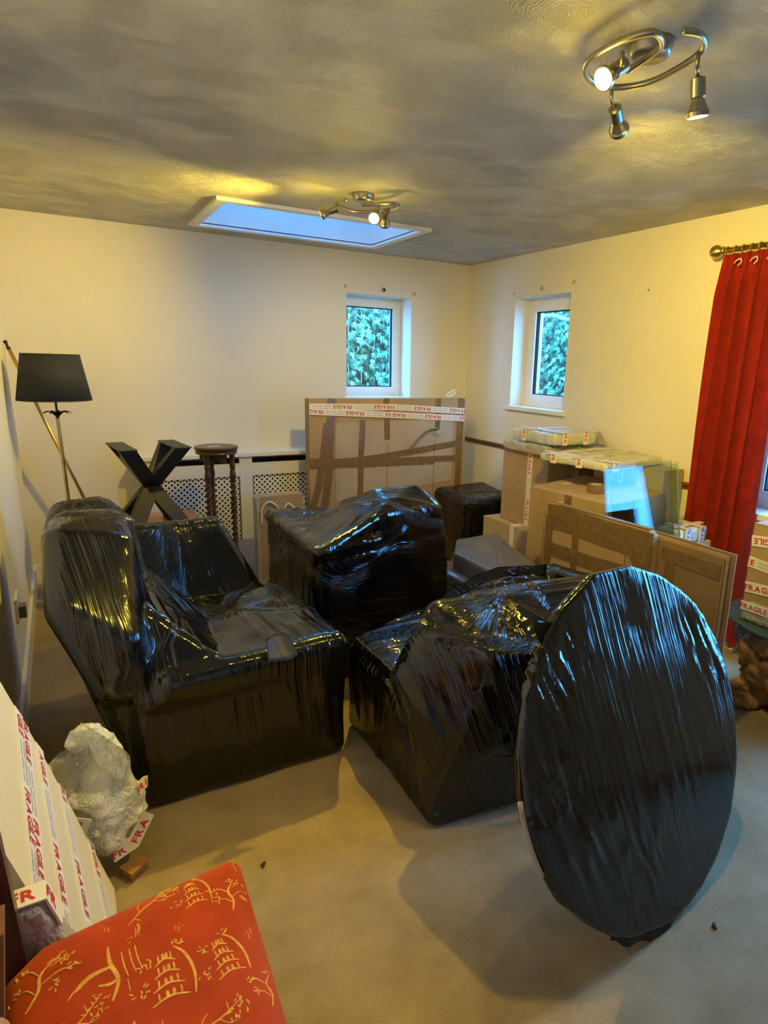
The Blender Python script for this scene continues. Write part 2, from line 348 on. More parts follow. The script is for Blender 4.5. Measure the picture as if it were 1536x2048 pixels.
def flowed(me, regions, amp=.004, freq=26, fine=.0012, sharp=11, crumple=None, seed=1, lumpk=.014, jitk=.014):
    """regions: list of dict(c=centre, a=across vec, l=along vec) or dict(c=pinch, fan=(u,v)) with weight radius w.
    Writes 'flow' and 'crumple', and pushes the surface into real folds."""
    co = arr(me); no = arr(me, 'vertex_normals', 'vector')
    ws = []; su = []; sv = []; org = np.array(regions[0].get('o', co.mean(0)))
    for R in regions:
        c = np.array(R['c']); d = co-c; w = R.get('w', .4)
        s = np.array(R.get('s', (1, 1, 1)))
        ws.append(-sharp*(((d*s)**2).sum(1)/w**2))
        if 'fan' in R:
            u, v = np.array(R['fan'][0], float), np.array(R['fan'][1], float); u /= np.linalg.norm(u); v /= np.linalg.norm(v)
            p, q = d@u, d@v; r = np.sqrt((d**2).sum(1))
            su.append(np.arctan2(q, p)*R.get('k', .35)); sv.append(r)
        else:
            a, l = np.array(R['a'], float), np.array(R['l'], float); a /= np.linalg.norm(a); l /= np.linalg.norm(l)
            dd = co-org; su.append(dd@a); sv.append(dd@l)
    ws = np.array(ws); ws -= ws.max(0); ew = np.exp(ws); ew /= ew.sum(0)
    U = (ew*np.array(su)).sum(0); Vv = (ew*np.array(sv)).sum(0)
    jit = vnoise(co[:, 0]*6+11, co[:, 2]*6+co[:, 1]*5, seed+5)*jitk
    U = U+jit
    f1 = ridged(U*freq, Vv*2.2+3, seed)**2; f2 = ridged(U*freq*2.7, Vv*4+9, seed+1)
    m = np.clip((vnoise(co[:, 0]*3.5+co[:, 1]*2+5, co[:, 2]*3.5+co[:, 1]*2, seed+2)-.30)*2.5, .1, 1)
    disp = amp*(f1-.4)*m + fine*(f2-.5)
    lump = (vnoise(co[:, 0]*7+co[:, 2]*3, co[:, 1]*7-co[:, 2]*4, seed+3)-.5)*lumpk
    cr = np.zeros(len(co))
    if crumple:
        for c, w, k in crumple: cr = np.maximum(cr, k*np.exp(-((co-np.array(c))**2).sum(1)/w**2))
        disp = disp + cr*.012*(ridged(co[:, 0]*40+co[:, 2]*17, co[:, 1]*40-co[:, 2]*23, seed+7)-.5)
    disp = (disp + lump)
    co2 = co + no*disp[:, None]
    co2[:, 2] = np.maximum(co2[:, 2], .002)
    me.vertices.foreach_set('co', co2.ravel())
    a = me.attributes.new('flow', 'FLOAT_VECTOR', 'POINT')
    a.data.foreach_set('vector', np.stack([U, Vv, np.zeros_like(U)], 1).astype(np.float32).ravel())
    b = me.attributes.new('crumple', 'FLOAT', 'POINT'); b.data.foreach_set('value', cr.astype(np.float32))
    for p in me.polygons: p.use_smooth = True
    me.update()
    return me
def planarflow(me, across, along, cr=0.0):
    co = arr(me); U = co@np.array(across, float); Vv = co@np.array(along, float)
    a = me.attributes.new('flow', 'FLOAT_VECTOR', 'POINT'); a.data.foreach_set('vector', np.stack([U, Vv, 0*U], 1).astype(np.float32).ravel())
    b = me.attributes.new('crumple', 'FLOAT', 'POINT'); b.data.foreach_set('value', np.full(len(co), cr, np.float32))

# --- lettering and printed tape
TXT = {}
def text_verts(s, depth=0):
    """flat mesh data of a word, height 1, origin left baseline"""
    if s in TXT: return TXT[s]
    cu = bpy.data.curves.new('t', 'FONT'); cu.body = s; cu.size = 1; cu.resolution_u = 2
    cu.offset = .022
    o = bpy.data.objects.new('t', cu); COL.objects.link(o)
    dg = bpy.context.evaluated_depsgraph_get(); dg.update()
    me = bpy.data.meshes.new_from_object(o.evaluated_get(dg))
    bpy.data.objects.remove(o); bpy.data.curves.remove(cu)
    vs = [v.co.copy() for v in me.vertices]; fs = [tuple(p.vertices) for p in me.polygons]; bpy.data.meshes.remove(me)
    x0 = min(v.x for v in vs); x1 = max(v.x for v in vs); h = max(v.y for v in vs)
    vs = [Vector(((v.x-x0)/h, v.y/h, 0)) for v in vs]
    TXT[s] = (vs, fs, (x1-x0)/h); return TXT[s]
def put_text(bm, s, o, u, v, h, stretch=1.0):
    vs, fs, w = text_verts(s); o = Vector(o)
    nv = [bm.verts.new(o+u*(p.x*h*stretch)+v*(p.y*h)) for p in vs]
    for f in fs:
        try: bm.faces.new([nv[i] for i in f])
        except ValueError: pass
    return w*h*stretch
OFFK = [0]
def nudge():
    OFFK[0] = (OFFK[0]+1) % 14; return OFFK[0]*.00016
def strip(bm, pts, n, w, off=.001, th=.0006):
    """tape along polyline pts; n may be one normal or one per point"""
    pts = [Vector(p) for p in pts]; ns = [Vector(n).normalized()]*len(pts) if not isinstance(n, list) else [Vector(k).normalized() for k in n]
    L0 = []
    for i, p in enumerate(pts):
        d = (pts[min(i+1, len(pts)-1)]-pts[max(i-1, 0)]).normalized(); s = ns[i].cross(d).normalized()
        L0.append((bm.verts.new(p+s*w/2+ns[i]*(off+th)), bm.verts.new(p-s*w/2+ns[i]*(off+th)), bm.verts.new(p+s*w/2+ns[i]*(off-.004)), bm.verts.new(p-s*w/2+ns[i]*(off-.004))))
    for A, B in zip(L0, L0[1:]):
        bm.faces.new((A[0], A[1], B[1], B[0])); bm.faces.new((A[2], B[2], B[3], A[3])); bm.faces.new((A[0], B[0], B[2], A[2])); bm.faces.new((A[1], A[3], B[3], B[1]))
    bm.faces.new((L0[0][0], L0[0][2], L0[0][3], L0[0][1])); bm.faces.new((L0[-1][0], L0[-1][1], L0[-1][3], L0[-1][2]))
def ftape(parent, pts, n, w=.048, flip=False, start=0.0, off=.001, period=.30, name='fragile_tape'):
    """white FRAGILE tape along straight segments, printed words as a sub-part"""
    off += nudge(); bm = bmesh.new(); strip(bm, pts, n, w, off); t = bmo(name, bm, M['ftape'], parent)
    nn = Vector(n if not isinstance(n, list) else n[0]).normalized()
    pts = [Vector(p) for p in pts]; pos = start
    def word(txt, x, h, voff, u, v, org, ln, mat, nm):
        bm = bmesh.new(); cx = x; k = 0
        for ch in txt:
            if ch == ' ': cx += h*.45; continue
            wc = text_verts(ch)[2]*h*(1 if ch != 'I' else 1)
            if cx >= -.0005 and cx+wc <= ln-.0015: put_text(bm, ch, org+u*cx+v*voff+nn*(off+.0013), u, v, h); k += 1
            cx += wc+h*.13
        if k: bmo(nm, bm, M[mat], t)
        else: bm.free()
        return cx
    for si in range(len(pts)-1):
        a, b = pts[si], pts[si+1]; ln = (b-a).length; d = (b-a).normalized()
        if isinstance(n, list): nn = ((Vector(n[si])+Vector(n[si+1]))/2).normalized()
        v = nn.cross(d).normalized(); u = d
        if flip: u, v, org = -d, -v, b
        else: org = a
        x = -start
        while x < ln:
            e = word('FRAGILE', x, w*.56, -w*.28, u, v, org, ln, 'red', 'lettering')+w*.3
            e2 = word('HANDLE WITH CARE', e, w*.2, w*.08, u, v, org, ln, 'greyp', 'small_lettering')
            word('HANDLE WITH CARE', e, w*.2, -w*.27, u, v, org, ln, 'greyp', 'small_lettering')
            x = e2+w*.4
    return t
def btape(parent, pts, n, w=.048, off=.0008, name='brown_tape', mat='tape'):
    off += nudge(); bm = bmesh.new(); strip(bm, pts, n, w, off); return bmo(name, bm, M[mat], parent)

#@@STRUCTURE
# ------------------------------------------------------------------ room shell
def wall_with_holes(name, u0, u1, z0, z1, holes, fn, depth, mat):
    """wall in (u,z); fn(u,z,d)->point with d outward depth; holes (ua,ub,za,zb)"""
    us = sorted({u0, u1, *[h[0] for h in holes], *[h[1] for h in holes]}); zs = sorted({z0, z1, *[h[2] for h in holes], *[h[3] for h in holes]})
    bm = bmesh.new()
    inh = lambda a, b: any(h[0] <= a <= h[1] and h[2] <= b <= h[3] for h in holes)
    for d in (0, depth):
        for ua, ub in zip(us, us[1:]):
            for za, zb in zip(zs, zs[1:]):
                if not inh((ua+ub)/2, (za+zb)/2):
                    bm.faces.new([bm.verts.new(fn(a, b, d)) for a, b in ((ua, za), (ub, za), (ub, zb), (ua, zb))])
    for (a, b, c, e) in holes:
        for p, q in (((a, c), (b, c)), ((b, c), (b, e)), ((b, e), (a, e)), ((a, e), (a, c))):
            bm.faces.new([bm.verts.new(fn(*p, 0)), bm.verts.new(fn(*q, 0)), bm.verts.new(fn(*q, depth)), bm.verts.new(fn(*p, depth))])
    for p, q in (((u0, z0), (u1, z0)), ((u1, z0), (u1, z1)), ((u1, z1), (u0, z1)), ((u0, z1), (u0, z0))):
        bm.faces.new([bm.verts.new(fn(*p, 0)), bm.verts.new(fn(*q, 0)), bm.verts.new(fn(*q, depth)), bm.verts.new(fn(*p, depth))])
    bmesh.ops.remove_doubles(bm, verts=bm.verts, dist=1e-5)
    return struct(bmo(name, bm, mat))
BW = (-1.178, -.585, 1.262, 2.083)      # back window hole (x0,x1,z0,z1)
RW = (-1.315, -.668, 1.232, 2.080)      # right window hole (y0,y1,z0,z1)
PW = (-3.15, -2.76, .815, 2.02)           # window by the curtain
PD = (-4.24, -3.25, .02, 2.12)            # glazed garden door, just out of frame
SKL = (-2.349, -1.111, -1.089, -.341)   # skylight hole x0,x1,y0,y1
wall_back = wall_with_holes('wall_back', -W-.2, .30, 0, H, [BW], lambda u, z, d: (u, d, z), .30, M['wall'])
wall_right = wall_with_holes('wall_right', FRONT, 0, 0, H, [RW, PW, PD], lambda u, z, d: (d, u, z), .30, M['wall'])
bm = bmesh.new(); box(bm, -W-.2, -W, FRONT, 0, 0, H); struct(bmo('wall_left', bm, M['wall']))
bm = bmesh.new(); box(bm, -W-.2, .25, FRONT-.2, FRONT, 0, H); struct(bmo('wall_front', bm, M['wall']))
bm = bmesh.new(); box(bm, -W-.2, .26, FRONT-.2, .26, -.1, 0); struct(bmo('floor', bm, M['carpet']))
wall_with_holes('ceiling', -W-.2, .26, FRONT-.2, .26, [SKL], lambda u, v, d: (u, v, H+d), .08, M['ceil'])
# skylight: shaft, glazing, timber trim
bm = bmesh.new()
x0, x1, y0, y1 = SKL; x0 += .004; x1 -= .004; y0 += .004; y1 -= .004; t = .04; zt = H+.62
for b in ((x0-.003, x0, y0, y1), (x1, x1+.003, y0, y1), (x0, x1, y0-.003, y0), (x0, x1, y1, y1+.003)): box(bm, *b, H-.002, zt)
shaft = struct(bmo('window_4', bm, M['white']))
bm = bmesh.new(); box(bm, x0-t, x1+t, y0-t, y1+t, zt, zt+.008); struct(bmo('pane', bm, M['roofglass'], shaft))
trim = struct(thing('trim_2', '', '')); del trim['label'], trim['category']
w = .055
for nm, b in (('moulding', (x0-w, x1+w, y0-w, y0)), ('moulding', (x0-w, x1+w, y1, y1+w)), ('moulding', (x0-w, x0, y0, y1)), ('moulding', (x1, x1+w, y0, y1))):
    bm = bmesh.new(); box(bm, *b, H-.018, H+.004); bmo(nm, bm, M['white'], trim, bevel=.004)

def upvc_window(name, fn, u0, u1, z0, z1, dep, sill=None, mull=(), f=.045, s=.055):
    """frame set dep deep in the opening; fn(u,z,d)"""
    bm = bmesh.new()
    def bar(a, b, c, e, d0, d1):
        p = [fn(a, c, d0), fn(b, e, d1)]; lo = [min(p[0][i], p[1][i]) for i in range(3)]; hi = [max(p[0][i], p[1][i]) for i in range(3)]
        box(bm, lo[0], hi[0], lo[1], hi[1], lo[2], hi[2])
    bar(u0, u1, z0, z0+f, dep, dep+.07); bar(u0, u1, z1-f, z1, dep, dep+.07); bar(u0, u0+f, z0+f, z1-f, dep, dep+.07); bar(u1-f, u1, z0+f, z1-f, dep, dep+.07)
    for m_ in mull: bar(m_-f/2, m_+f/2, z0+f, z1-f, dep, dep+.07)
    fr = struct(bmo(name, bm, M['upvc'], bevel=.004))
    segs = [u0+f, *mull, u1-f]
    for i in range(len(segs)-1):
        a = segs[i]+(f/2 if i else 0); b = segs[i+1]-(f/2 if i < len(segs)-2 else 0)
        c, e = z0+f, z1-f
        bm = bmesh.new(); d0, d1 = dep-.012, dep+.05
        bar(a, b, c, c+s, d0, d1); bar(a, b, e-s, e, d0, d1); bar(a, a+s, c+s, e-s, d0, d1); bar(b-s, b, c+s, e-s, d0, d1)
        sash = bmo('sash', bm, M['upvc'], fr, bevel=.006)
        bm = bmesh.new(); g = .007
        bar(a+s, b-s, c+s, c+s+g, dep, dep+.03); bar(a+s, b-s, e-s-g, e-s, dep, dep+.03); bar(a+s, a+s+g, c+s+g, e-s-g, dep, dep+.03); bar(b-s-g, b-s, c+s+g, e-s-g, dep, dep+.03)
        bmo('gasket', bm, M['black'], sash)
        bm = bmesh.new(); bar(a+s-.004, b-s+.004, c+s-.004, e-s+.004, dep+.018, dep+.024); bmo('pane', bm, M['glass'], sash)
    return fr
fnB = lambda u, z, d: (u, d, z)
fnR = lambda u, z, d: (d, u, z)
win1 = upvc_window('window_1', fnB, *BW, .20, f=.035, s=.045)
win2 = upvc_window('window_2', fnR, *RW, .15)
win3 = upvc_window('window_3', fnR, *PW, .15)
upvc_window('door_1', fnR, *PD, .12, f=.04, s=.06)
bm = bmesh.new(); box(bm, -.03, .15, RW[0]-.035, RW[1]+.035, RW[2]-.028, RW[2]+.002); bmo('window_sill', bm, M['white'], win2, bevel=.008, seg=3)
bm = bmesh.new(); box(bm, -.035, .15, PW[0]-.03, PW[1]+.03, PW[2]-.03, PW[2]+.002); bmo('window_sill', bm, M['white'], win3, bevel=.008, seg=3)
bm = bmesh.new(); box(bm, BW[0]-.03, BW[1]+.03, -.03, .15, BW[2]-.03, BW[2]+.001); bmo('window_sill', bm, M['white'], win1, bevel=.008, seg=3)
# skirting and dado
def skirt(name, b):
    bm = bmesh.new(); box(bm, *b); return struct(bmo(name, bm, M['white'], bevel=.006))
skirt('baseboard_back', (-W+.016, -2.80, -.016, 0, 0, .125)); skirt('baseboard_left', (-W, -W+.016, FRONT, 0, 0, .125))
skirt('baseboard_right', (-.016, 0, FRONT, -.0, 0, .125)); skirt('baseboard_front', (-W+.016, -.016, FRONT, FRONT+.016, 0, .125))
bm = bmesh.new(); box(bm, -.014, 0, -2.77, -.002, .868, .902); box(bm, -.026, 0, -2.77, -.002, .888, .904); struct(bmo('trim_1', bm, M['dado'], bevel=.003))
# filler patches over the windows, a nail hole, a socket
def patch(wall, c, n, r, nm='filler_patch', mat='filler'):
    bm = bmesh.new(); u, v = frame(n); c = Vector(c); k = 11
    ring = [c+(math.cos(a)*u+math.sin(a)*v)*r*random.uniform(.75, 1.15) for a in [2*math.pi*i/k for i in range(k)]]
    slab(bm, ring, n, .002); return bmo(nm, bm, M[mat], wall)
for px in ((-1.185, 2.135, .016), (-.855, 2.128, .020), (-.56, 2.12, .015)): patch(wall_back, (px[0], -.0, px[1]), (0, -1, 0), px[2])
patch(wall_back, (-.84, 0, 2.132), (0, -1, 0), .016)
for py in ((-.645, 2.12, .013), (-.985, 2.13, .02), (-1.335, 2.145, .016)): patch(wall_right, (0, py[0], py[1]), (-1, 0, 0), py[2])
patch(wall_right, (0, -2.02, 2.04), (-1, 0, 0), .006, 'nail_hole', 'black')
sk = thing('wall_socket', 'small white wall socket with dark plug low on the left wall', 'socket', (-W, -1.62, .40))
bm = bmesh.new(); box(bm, -W, -W+.012, -1.70, -1.55, .36, .47); bmo('plate', bm, M['plug'], sk, bevel=.004)
bm = bmesh.new(); box(bm, -W+.012, -W+.04, -1.68, -1.62, .375, .43); bmo('plug', bm, M['darkp'], sk, bevel=.005)

# radiator cover along the back wall
rc = thing('radiator_cover', 'white radiator cover with diamond lattice panels along the back wall', 'radiator cover', (-1.9, -.1, 0))
RX0, RX1, RY = -2.77, -.95, -.2
bm = bmesh.new(); box(bm, RX0-.03, RX1+.03, RY-.02, -.001, .842, .868); bmo('shelf', bm, M['white'], rc, bevel=.006)
bm = bmesh.new(); box(bm, RX0, RX0+.02, RY+.02, -.001, 0, .842); bmo('side_panel', bm, M['wall'], rc)
bm = bmesh.new(); box(bm, RX1-.02, RX1, RY+.02, -.001, 0, .842); bmo('side_panel', bm, M['wall'], rc)
panels = [(-2.665, -2.115), (-2.022, -1.475), (-1.38, -1.05)]
edges = [RX0] + [e for p in panels for e in p] + [RX1]
for i in range(0, len(edges), 2):
    bm = bmesh.new(); box(bm, edges[i], edges[i+1], RY, RY+.02, 0, .842); bmo('stile', bm, M['white'], rc, bevel=.002)
for a, b in panels:
    bm = bmesh.new(); box(bm, a, b, RY+.002, RY+.02, .695, .79); bmo('top_rail', bm, M['white'], rc)
    bm = bmesh.new(); box(bm, a, b, RY+.002, RY+.02, 0, .2); bmo('bottom_rail', bm, M['white'], rc)
    bm = bmesh.new(); p = .0405; h = .0105; z0_, z1_ = .195, .70
    nx = int((b-a)/p)+1; nz_ = int((z1_-z0_)/(p/2))+1
    for j in range(nz_+1):
        for i in range(nx+1):
            cx = a+.012+i*p+(p/2 if j % 2 else 0); cz = z1_-.022-j*p/2
            if cx > b+.004 or cz < z0_: continue
            O = [(cx-p/2, cz), (cx, cz+p/2), (cx+p/2, cz), (cx, cz-p/2)]; I = [(cx-h, cz), (cx, cz+h), (cx+h, cz), (cx, cz-h)]
            cl = lambda q: (min(max(q[0], a), b), min(max(q[1], z0_), z1_))
            ov = [bm.verts.new((cl(q)[0], RY+.010, cl(q)[1])) for q in O]; iv = [bm.verts.new((cl(q)[0], RY+.010, cl(q)[1])) for q in I]
            iv2 = [bm.verts.new((cl(q)[0], RY+.016, cl(q)[1])) for q in I]
            for k in range(4):
                bm.faces.new((ov[k], ov[(k+1) % 4], iv[(k+1) % 4], iv[k])); bm.faces.new((iv[k], iv[(k+1) % 4], iv2[(k+1) % 4], iv2[k]))
    bmo('lattice_panel', bm, M['white'], rc)
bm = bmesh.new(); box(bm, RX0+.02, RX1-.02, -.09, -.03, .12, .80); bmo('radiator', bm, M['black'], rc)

# ------------------------------------------------------------------ outside: fences with ivy
def leaf_mesh():
    bm = bmesh.new(); out = [(0, -.38), (.16, -.46), (.36, -.40), (.24, -.20), (.52, .02), (.20, .06), (.14, .26), (0, .68), (-.14, .26), (-.20, .06), (-.52, .02), (-.24, -.20), (-.36, -.40), (-.16, -.46)]
    c = bm.verts.new((0, -.05, .10)); vs = [bm.verts.new((x, y, -.06*abs(x)*2)) for x, y in out]
    for i in range(len(vs)): bm.faces.new((c, vs[i], vs[(i+1) % len(vs)]))
    me = bpy.data.meshes.new('ivy_leaf'); bm.to_mesh(me); bm.free(); return me
def ivy(name, label, base, fn, u0, u1, z0, z1, nleaf, lu0, lu1, lz0, lz1, mats, dens=4200):
    t = thing(name, label, 'ivy', base)
    bm = bmesh.new()
    lm = [leaf_mesh() for _ in mats]
    for me, k in zip(lm, mats): me.materials.append(M[k])
    lv = [v.co.copy() for v in lm[0].vertices]; lf = [tuple(p.vertices) for p in lm[0].polygons]
    fwd = (Vector(fn(0, 0, 0))-Vector(fn(0, 0, 1))).normalized()
    def mat4(u, z, d, s):
        zax = (fwd+Vector((random.uniform(-.7, .7), random.uniform(-.7, .7), random.uniform(-.2, 1.0)))).normalized()
        down = Vector((random.uniform(-.7, .7), random.uniform(-.7, .7), -1)); yax = (down-zax*down.dot(zax)).normalized(); xax = yax.cross(zax)
        m = Matrix((xax*s, yax*s, zax*s)).transposed().to_4x4(); m.translation = Vector(fn(u, z, d)); return m
    for i in range(dens):
        m = mat4(random.uniform(u0, u1), random.uniform(z0, z1), random.uniform(.0, .09), random.uniform(.045, .085))
        vs = [bm.verts.new(m @ v) for v in lv]
        for f in lf: bm.faces.new([vs[k] for k in f])
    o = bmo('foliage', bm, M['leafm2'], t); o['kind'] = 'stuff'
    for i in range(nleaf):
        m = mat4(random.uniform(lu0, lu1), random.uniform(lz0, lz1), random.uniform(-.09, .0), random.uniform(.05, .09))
        k = random.randrange(len(mats))
        me = lm[k]
        q = bpy.data.objects.new('leaf', me); COL.objects.link(q); q.parent = t
        m.translation -= t.location; q.matrix_local = m
    return t
def fence_thing(name, label, base, boards, rails):
    t = thing(name, label, 'fence', base)
    for b in boards:
        bm = bmesh.new(); box(bm, *b); bmo('board', bm, M['fence'], t)
    for b in rails:
        bm = bmesh.new(); box(bm, *b); bmo('rail', bm, M['fence'], t)
    return t
bm = bmesh.new(); box(bm, -6, 6, -8, 6, -.4, -.3); g_ = struct(bmo('floor_outside', bm, M['ground']))
fence_thing('garden_fence', 'weathered board fence seen through the ivy outside the back window', (-.4, 1.35, -.3), [(-2.2+i*.15, -2.06+i*.15, 1.43, 1.45, -.3, 2.3) for i in range(23)], [(-2.2, 1.2, 1.455, 1.50, .2, .3), (-2.2, 1.2, 1.455, 1.50, 2.1, 2.2)])
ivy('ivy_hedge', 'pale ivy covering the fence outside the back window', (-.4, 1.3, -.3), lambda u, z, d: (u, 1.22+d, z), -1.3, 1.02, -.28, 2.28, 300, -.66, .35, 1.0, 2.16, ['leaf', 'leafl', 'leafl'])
fence_thing('garden_fence', 'weathered board fence behind the ivy outside the right hand window', (1.35, .2, -.3), [(1.43, 1.45, -2.0+i*.15, -1.86+i*.15, -.3, 2.3) for i in range(21)], [(1.455, 1.50, -2.0, 1.15, .2, .3), (1.455, 1.50, -2.0, 1.15, 2.1, 2.2)])
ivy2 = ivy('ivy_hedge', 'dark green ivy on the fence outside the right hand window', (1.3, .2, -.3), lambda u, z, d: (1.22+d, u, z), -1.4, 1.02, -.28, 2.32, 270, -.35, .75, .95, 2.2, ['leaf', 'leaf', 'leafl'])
bm = bmesh.new(); tube(bm, bezpath([(1.15, -.6, 1.98), (1.10, -.1, 2.0), (1.15, .3, 2.06), (1.10, .9, 1.95)], 6), .02, 8); bmo('branch', bm, M['bark'], ivy2)

#@@LIGHTS
# ------------------------------------------------------------------ ceiling spotlights (each lamp carries its own light)
def spot_fixture(label, rose, spiral, heads, base):
    t = thing('spotlight_fixture', label, 'ceiling light', base)
    bm = bmesh.new(); lathe(bm, [(.058, 0), (.058, -.006), (.052, -.03), (.046, -.036), (0, -.038)], (rose[0], rose[1], H), 32); bmo('ceiling_rose', bm, M['nickel'], t, smooth=True)
    bm = bmesh.new(); tube(bm, bezpath(spiral, 8), .0085, 10); bmo('spiral_bar', bm, M['nickel'], t, smooth=True)
    for at, bpos, d, lit, wat, cone in heads:
        at, bpos, d = Vector(at), Vector(bpos), Vector(d).normalized()
        tail = bpos-d*.085
        bm = bmesh.new(); tube(bm, [at, Vector((at.x, at.y, at.z-.03)), tail], .0055, 8); bmo('arm', bm, M['nickel'], t, smooth=True)
        bm = bmesh.new(); lathe(bm, [(.012, -.004), (.019, 0), (.019, .042), (.0165, .045)], tail, 24, d); hd = bmo('lamp_holder', bm, M['nickel'], t, smooth=False, bevel=.002)
        bm = bmesh.new(); lathe(bm, [(.0155, .044), (.018, .052), (.0265, .072), (.0295, .076), (.0295, .087), (.0265, .088), (.026, .083)], tail, 24, d); bmo('lamp_ring', bm, M['nickel'], t, smooth=False)
        bm = bmesh.new(); lathe(bm, [(.0258, .081), (.022, .086), (.012, .0885), (0.0001, .089)], tail, 20, d); bmo('bulb', bm, M['bulb'] if lit else M['bulbdim'], t, smooth=True)
        ld = bpy.data.lights.new('spot_beam', 'SPOT'); ld.energy = wat; ld.color = LAMP_COL; ld.spot_size = math.radians(cone); ld.spot_blend = 1; ld.shadow_soft_size = .022
        lo = bpy.data.objects.new('spot_beam', ld); COL.objects.link(lo); lo.parent = t
        lo.matrix_local = Matrix.Translation(bpos+d*.012-t.location) @ d.to_track_quat('-Z', 'Y').to_matrix().to_4x4()
        lk = bpy.data.lights.new('lamp_spill', 'POINT'); lk.energy = LEAK_W; lk.color = LAMP_COL; lk.shadow_soft_size = .03
        lo = bpy.data.objects.new('lamp_spill', lk); COL.objects.link(lo); lo.parent = t; lo.location = bpos+d*.045-t.location
    return t
zb = 2.335
spot_fixture('nearer brushed nickel spiral ceiling light with three spots', (-1.79, -3.55),
    [(-1.835, -3.517, zb), (-1.85, -3.60, zb), (-1.875, -3.665, zb), (-1.938, -3.69, zb), (-1.968, -3.617, zb), (-1.96, -3.50, zb), (-1.885, -3.425, zb), (-1.792, -3.420, zb), (-1.732, -3.503, zb), (-1.745, -3.64, zb), (-1.777, -3.71, zb), (-1.836, -3.745, zb), (-1.883, -3.733, zb)],
    [((-1.925, -3.585, zb), (-1.94, -3.54, 2.285), (-.80, -.02, -.56), True, SPOT_W*.75, 115),
     ((-1.792, -3.42, zb), (-1.70, -3.37, 2.255), (.80, .50, -.42), False, SPOT_W*1.35, 105),
     ((-1.77, -3.69, zb), (-1.70, -3.65, 2.215), (.22, .05, -.97), False, SPOT_W*.3, 105)], (-1.79, -3.55, H))
spot_fixture('farther brushed nickel spiral ceiling light beside the skylight', (-1.77, -1.655),
    [(-1.80, -1.70, zb), (-1.745, -1.77, zb), (-1.69, -1.83, zb), (-1.64, -1.80, zb), (-1.655, -1.66, zb), (-1.76, -1.55, zb), (-1.88, -1.60, zb), (-1.93, -1.68, zb), (-1.91, -1.76, zb)],
    [((-1.925, -1.67, zb), (-2.0, -1.66, 2.275), (-.80, .55, -.32), False, SPOT_W*1.0, 105),
     ((-1.735, -1.765, zb), (-1.765, -1.775, 2.265), (-.50, -.72, -.62), True, SPOT_W*1.4, 105),
     ((-1.665, -1.74, zb), (-1.68, -1.72, 2.255), (.25, .70, -.60), False, SPOT_W*.5, 105)], (-1.77, -1.655, H))
#@@OBJECTS
# ------------------------------------------------------------------ film-wrapped furniture
def wrapped(name, label, cat, base, hulls, voxel, smooth, regions, mat, **kw):
    t = thing(name, label, cat, base)
    me = flowed(remeshed(hulls, voxel, smooth), regions, **kw)
    link('stretch_film', me, M[mat], t); return t
def film_flap(parent, name, pts, th, mat, amp=.01, sub=10, seed=3):
    """loose sheet of film: quad strip between two polylines, crumpled"""
    A, B = [Vector(p) for p in pts[0]], [Vector(p) for p in pts[1]]
    A, B = bezpath(A, 6), bezpath(B, 6); k = 7; bm = bmesh.new(); rows = []
    for i, (a, b) in enumerate(zip(A, B)):
        row = []
        for j in range(k):
            q = a.lerp(b, j/(k-1)); nv = mnoise.noise_vector(q*18+Vector((seed, 0, 0)))
            row.append(bm.verts.new(q+nv*amp*(.3+.7*j/(k-1))))
        rows.append(row)
    for r0, r1 in zip(rows, rows[1:]):
        for j in range(k-1): bm.faces.new((r0[j], r0[j+1], r1[j+1], r1[j]))
    fs = bm.faces[:]
    bmesh.ops.solidify(bm, geom=fs, thickness=th)
    o = bmo(name, bm, None, parent, smooth=True)
    o.data.materials.append(M[mat]); planarflow(o.data, (1, .3, .2), (.1, .2, 1), .8); return o

# 1  armchair by the left wall
h = [rhull([(x, y, z) for x in (-3.08, -2.37) for y in (-2.765, -1.86) for z in (.035, .42)], .03),
     rhull([(-2.98, -2.77, .46), (-2.365, -2.755, .475), (-2.98, -2.1, .46), (-2.40, -2.1, .45), (-2.37, -2.75, .40), (-3.05, -2.76, .40)], .05),
     rhull([(-3.17, -2.74, .47, .05), (-3.275, -2.66, .74, .06), (-3.27, -2.45, .92, .06), (-3.25, -2.30, .935, .055), (-3.10, -2.33, .935, .055), (-3.10, -2.50, .89, .06), (-3.11, -2.72, .62, .06), (-3.06, -2.74, .45, .05), (-3.2, -2.1, .5, .06), (-3.27, -2.2, .80, .06), (-3.08, -2.2, .80, .06)], .06),
     rhull([(-3.285, -2.05, .84, .06), (-3.255, -1.90, .89, .06), (-3.12, -1.90, .90, .06), (-3.05, -2.0, .84, .06), (-3.1, -1.85, .45, .05), (-3.2, -1.85, .40, .05), (-3.25, -2.2, .6, .05), (-3.02, -2.15, .6, .05)], .06),
     rhull([(-3.05, -1.88, .775), (-2.645, -1.85, .765), (-2.98, -2.02, .46), (-2.49, -1.97, .44), (-3.0, -1.84, .4), (-2.48, -1.83, .4)], .045),
     rhull([(-3.08, -2.62, .70), (-2.83, -2.74, .485), (-3.08, -2.75, .46), (-2.78, -2.3, .47), (-3.05, -2.2, .72), (-2.95, -2.05, .56)], .035),
     rhull([(-2.41, -2.12, .48, .035), (-2.42, -2.35, .475, .035), (-2.55, -2.2, .46, .035)], .035),
     rhull([(-3.21, -2.70, .52, .04), (-3.08, -2.765, .06, .03), (-3.08, -1.95, .05, .03), (-3.23, -2.1, .52, .04), (-2.95, -2.765, .3, .03), (-3.0, -2.765, .45, .03)], .03)]
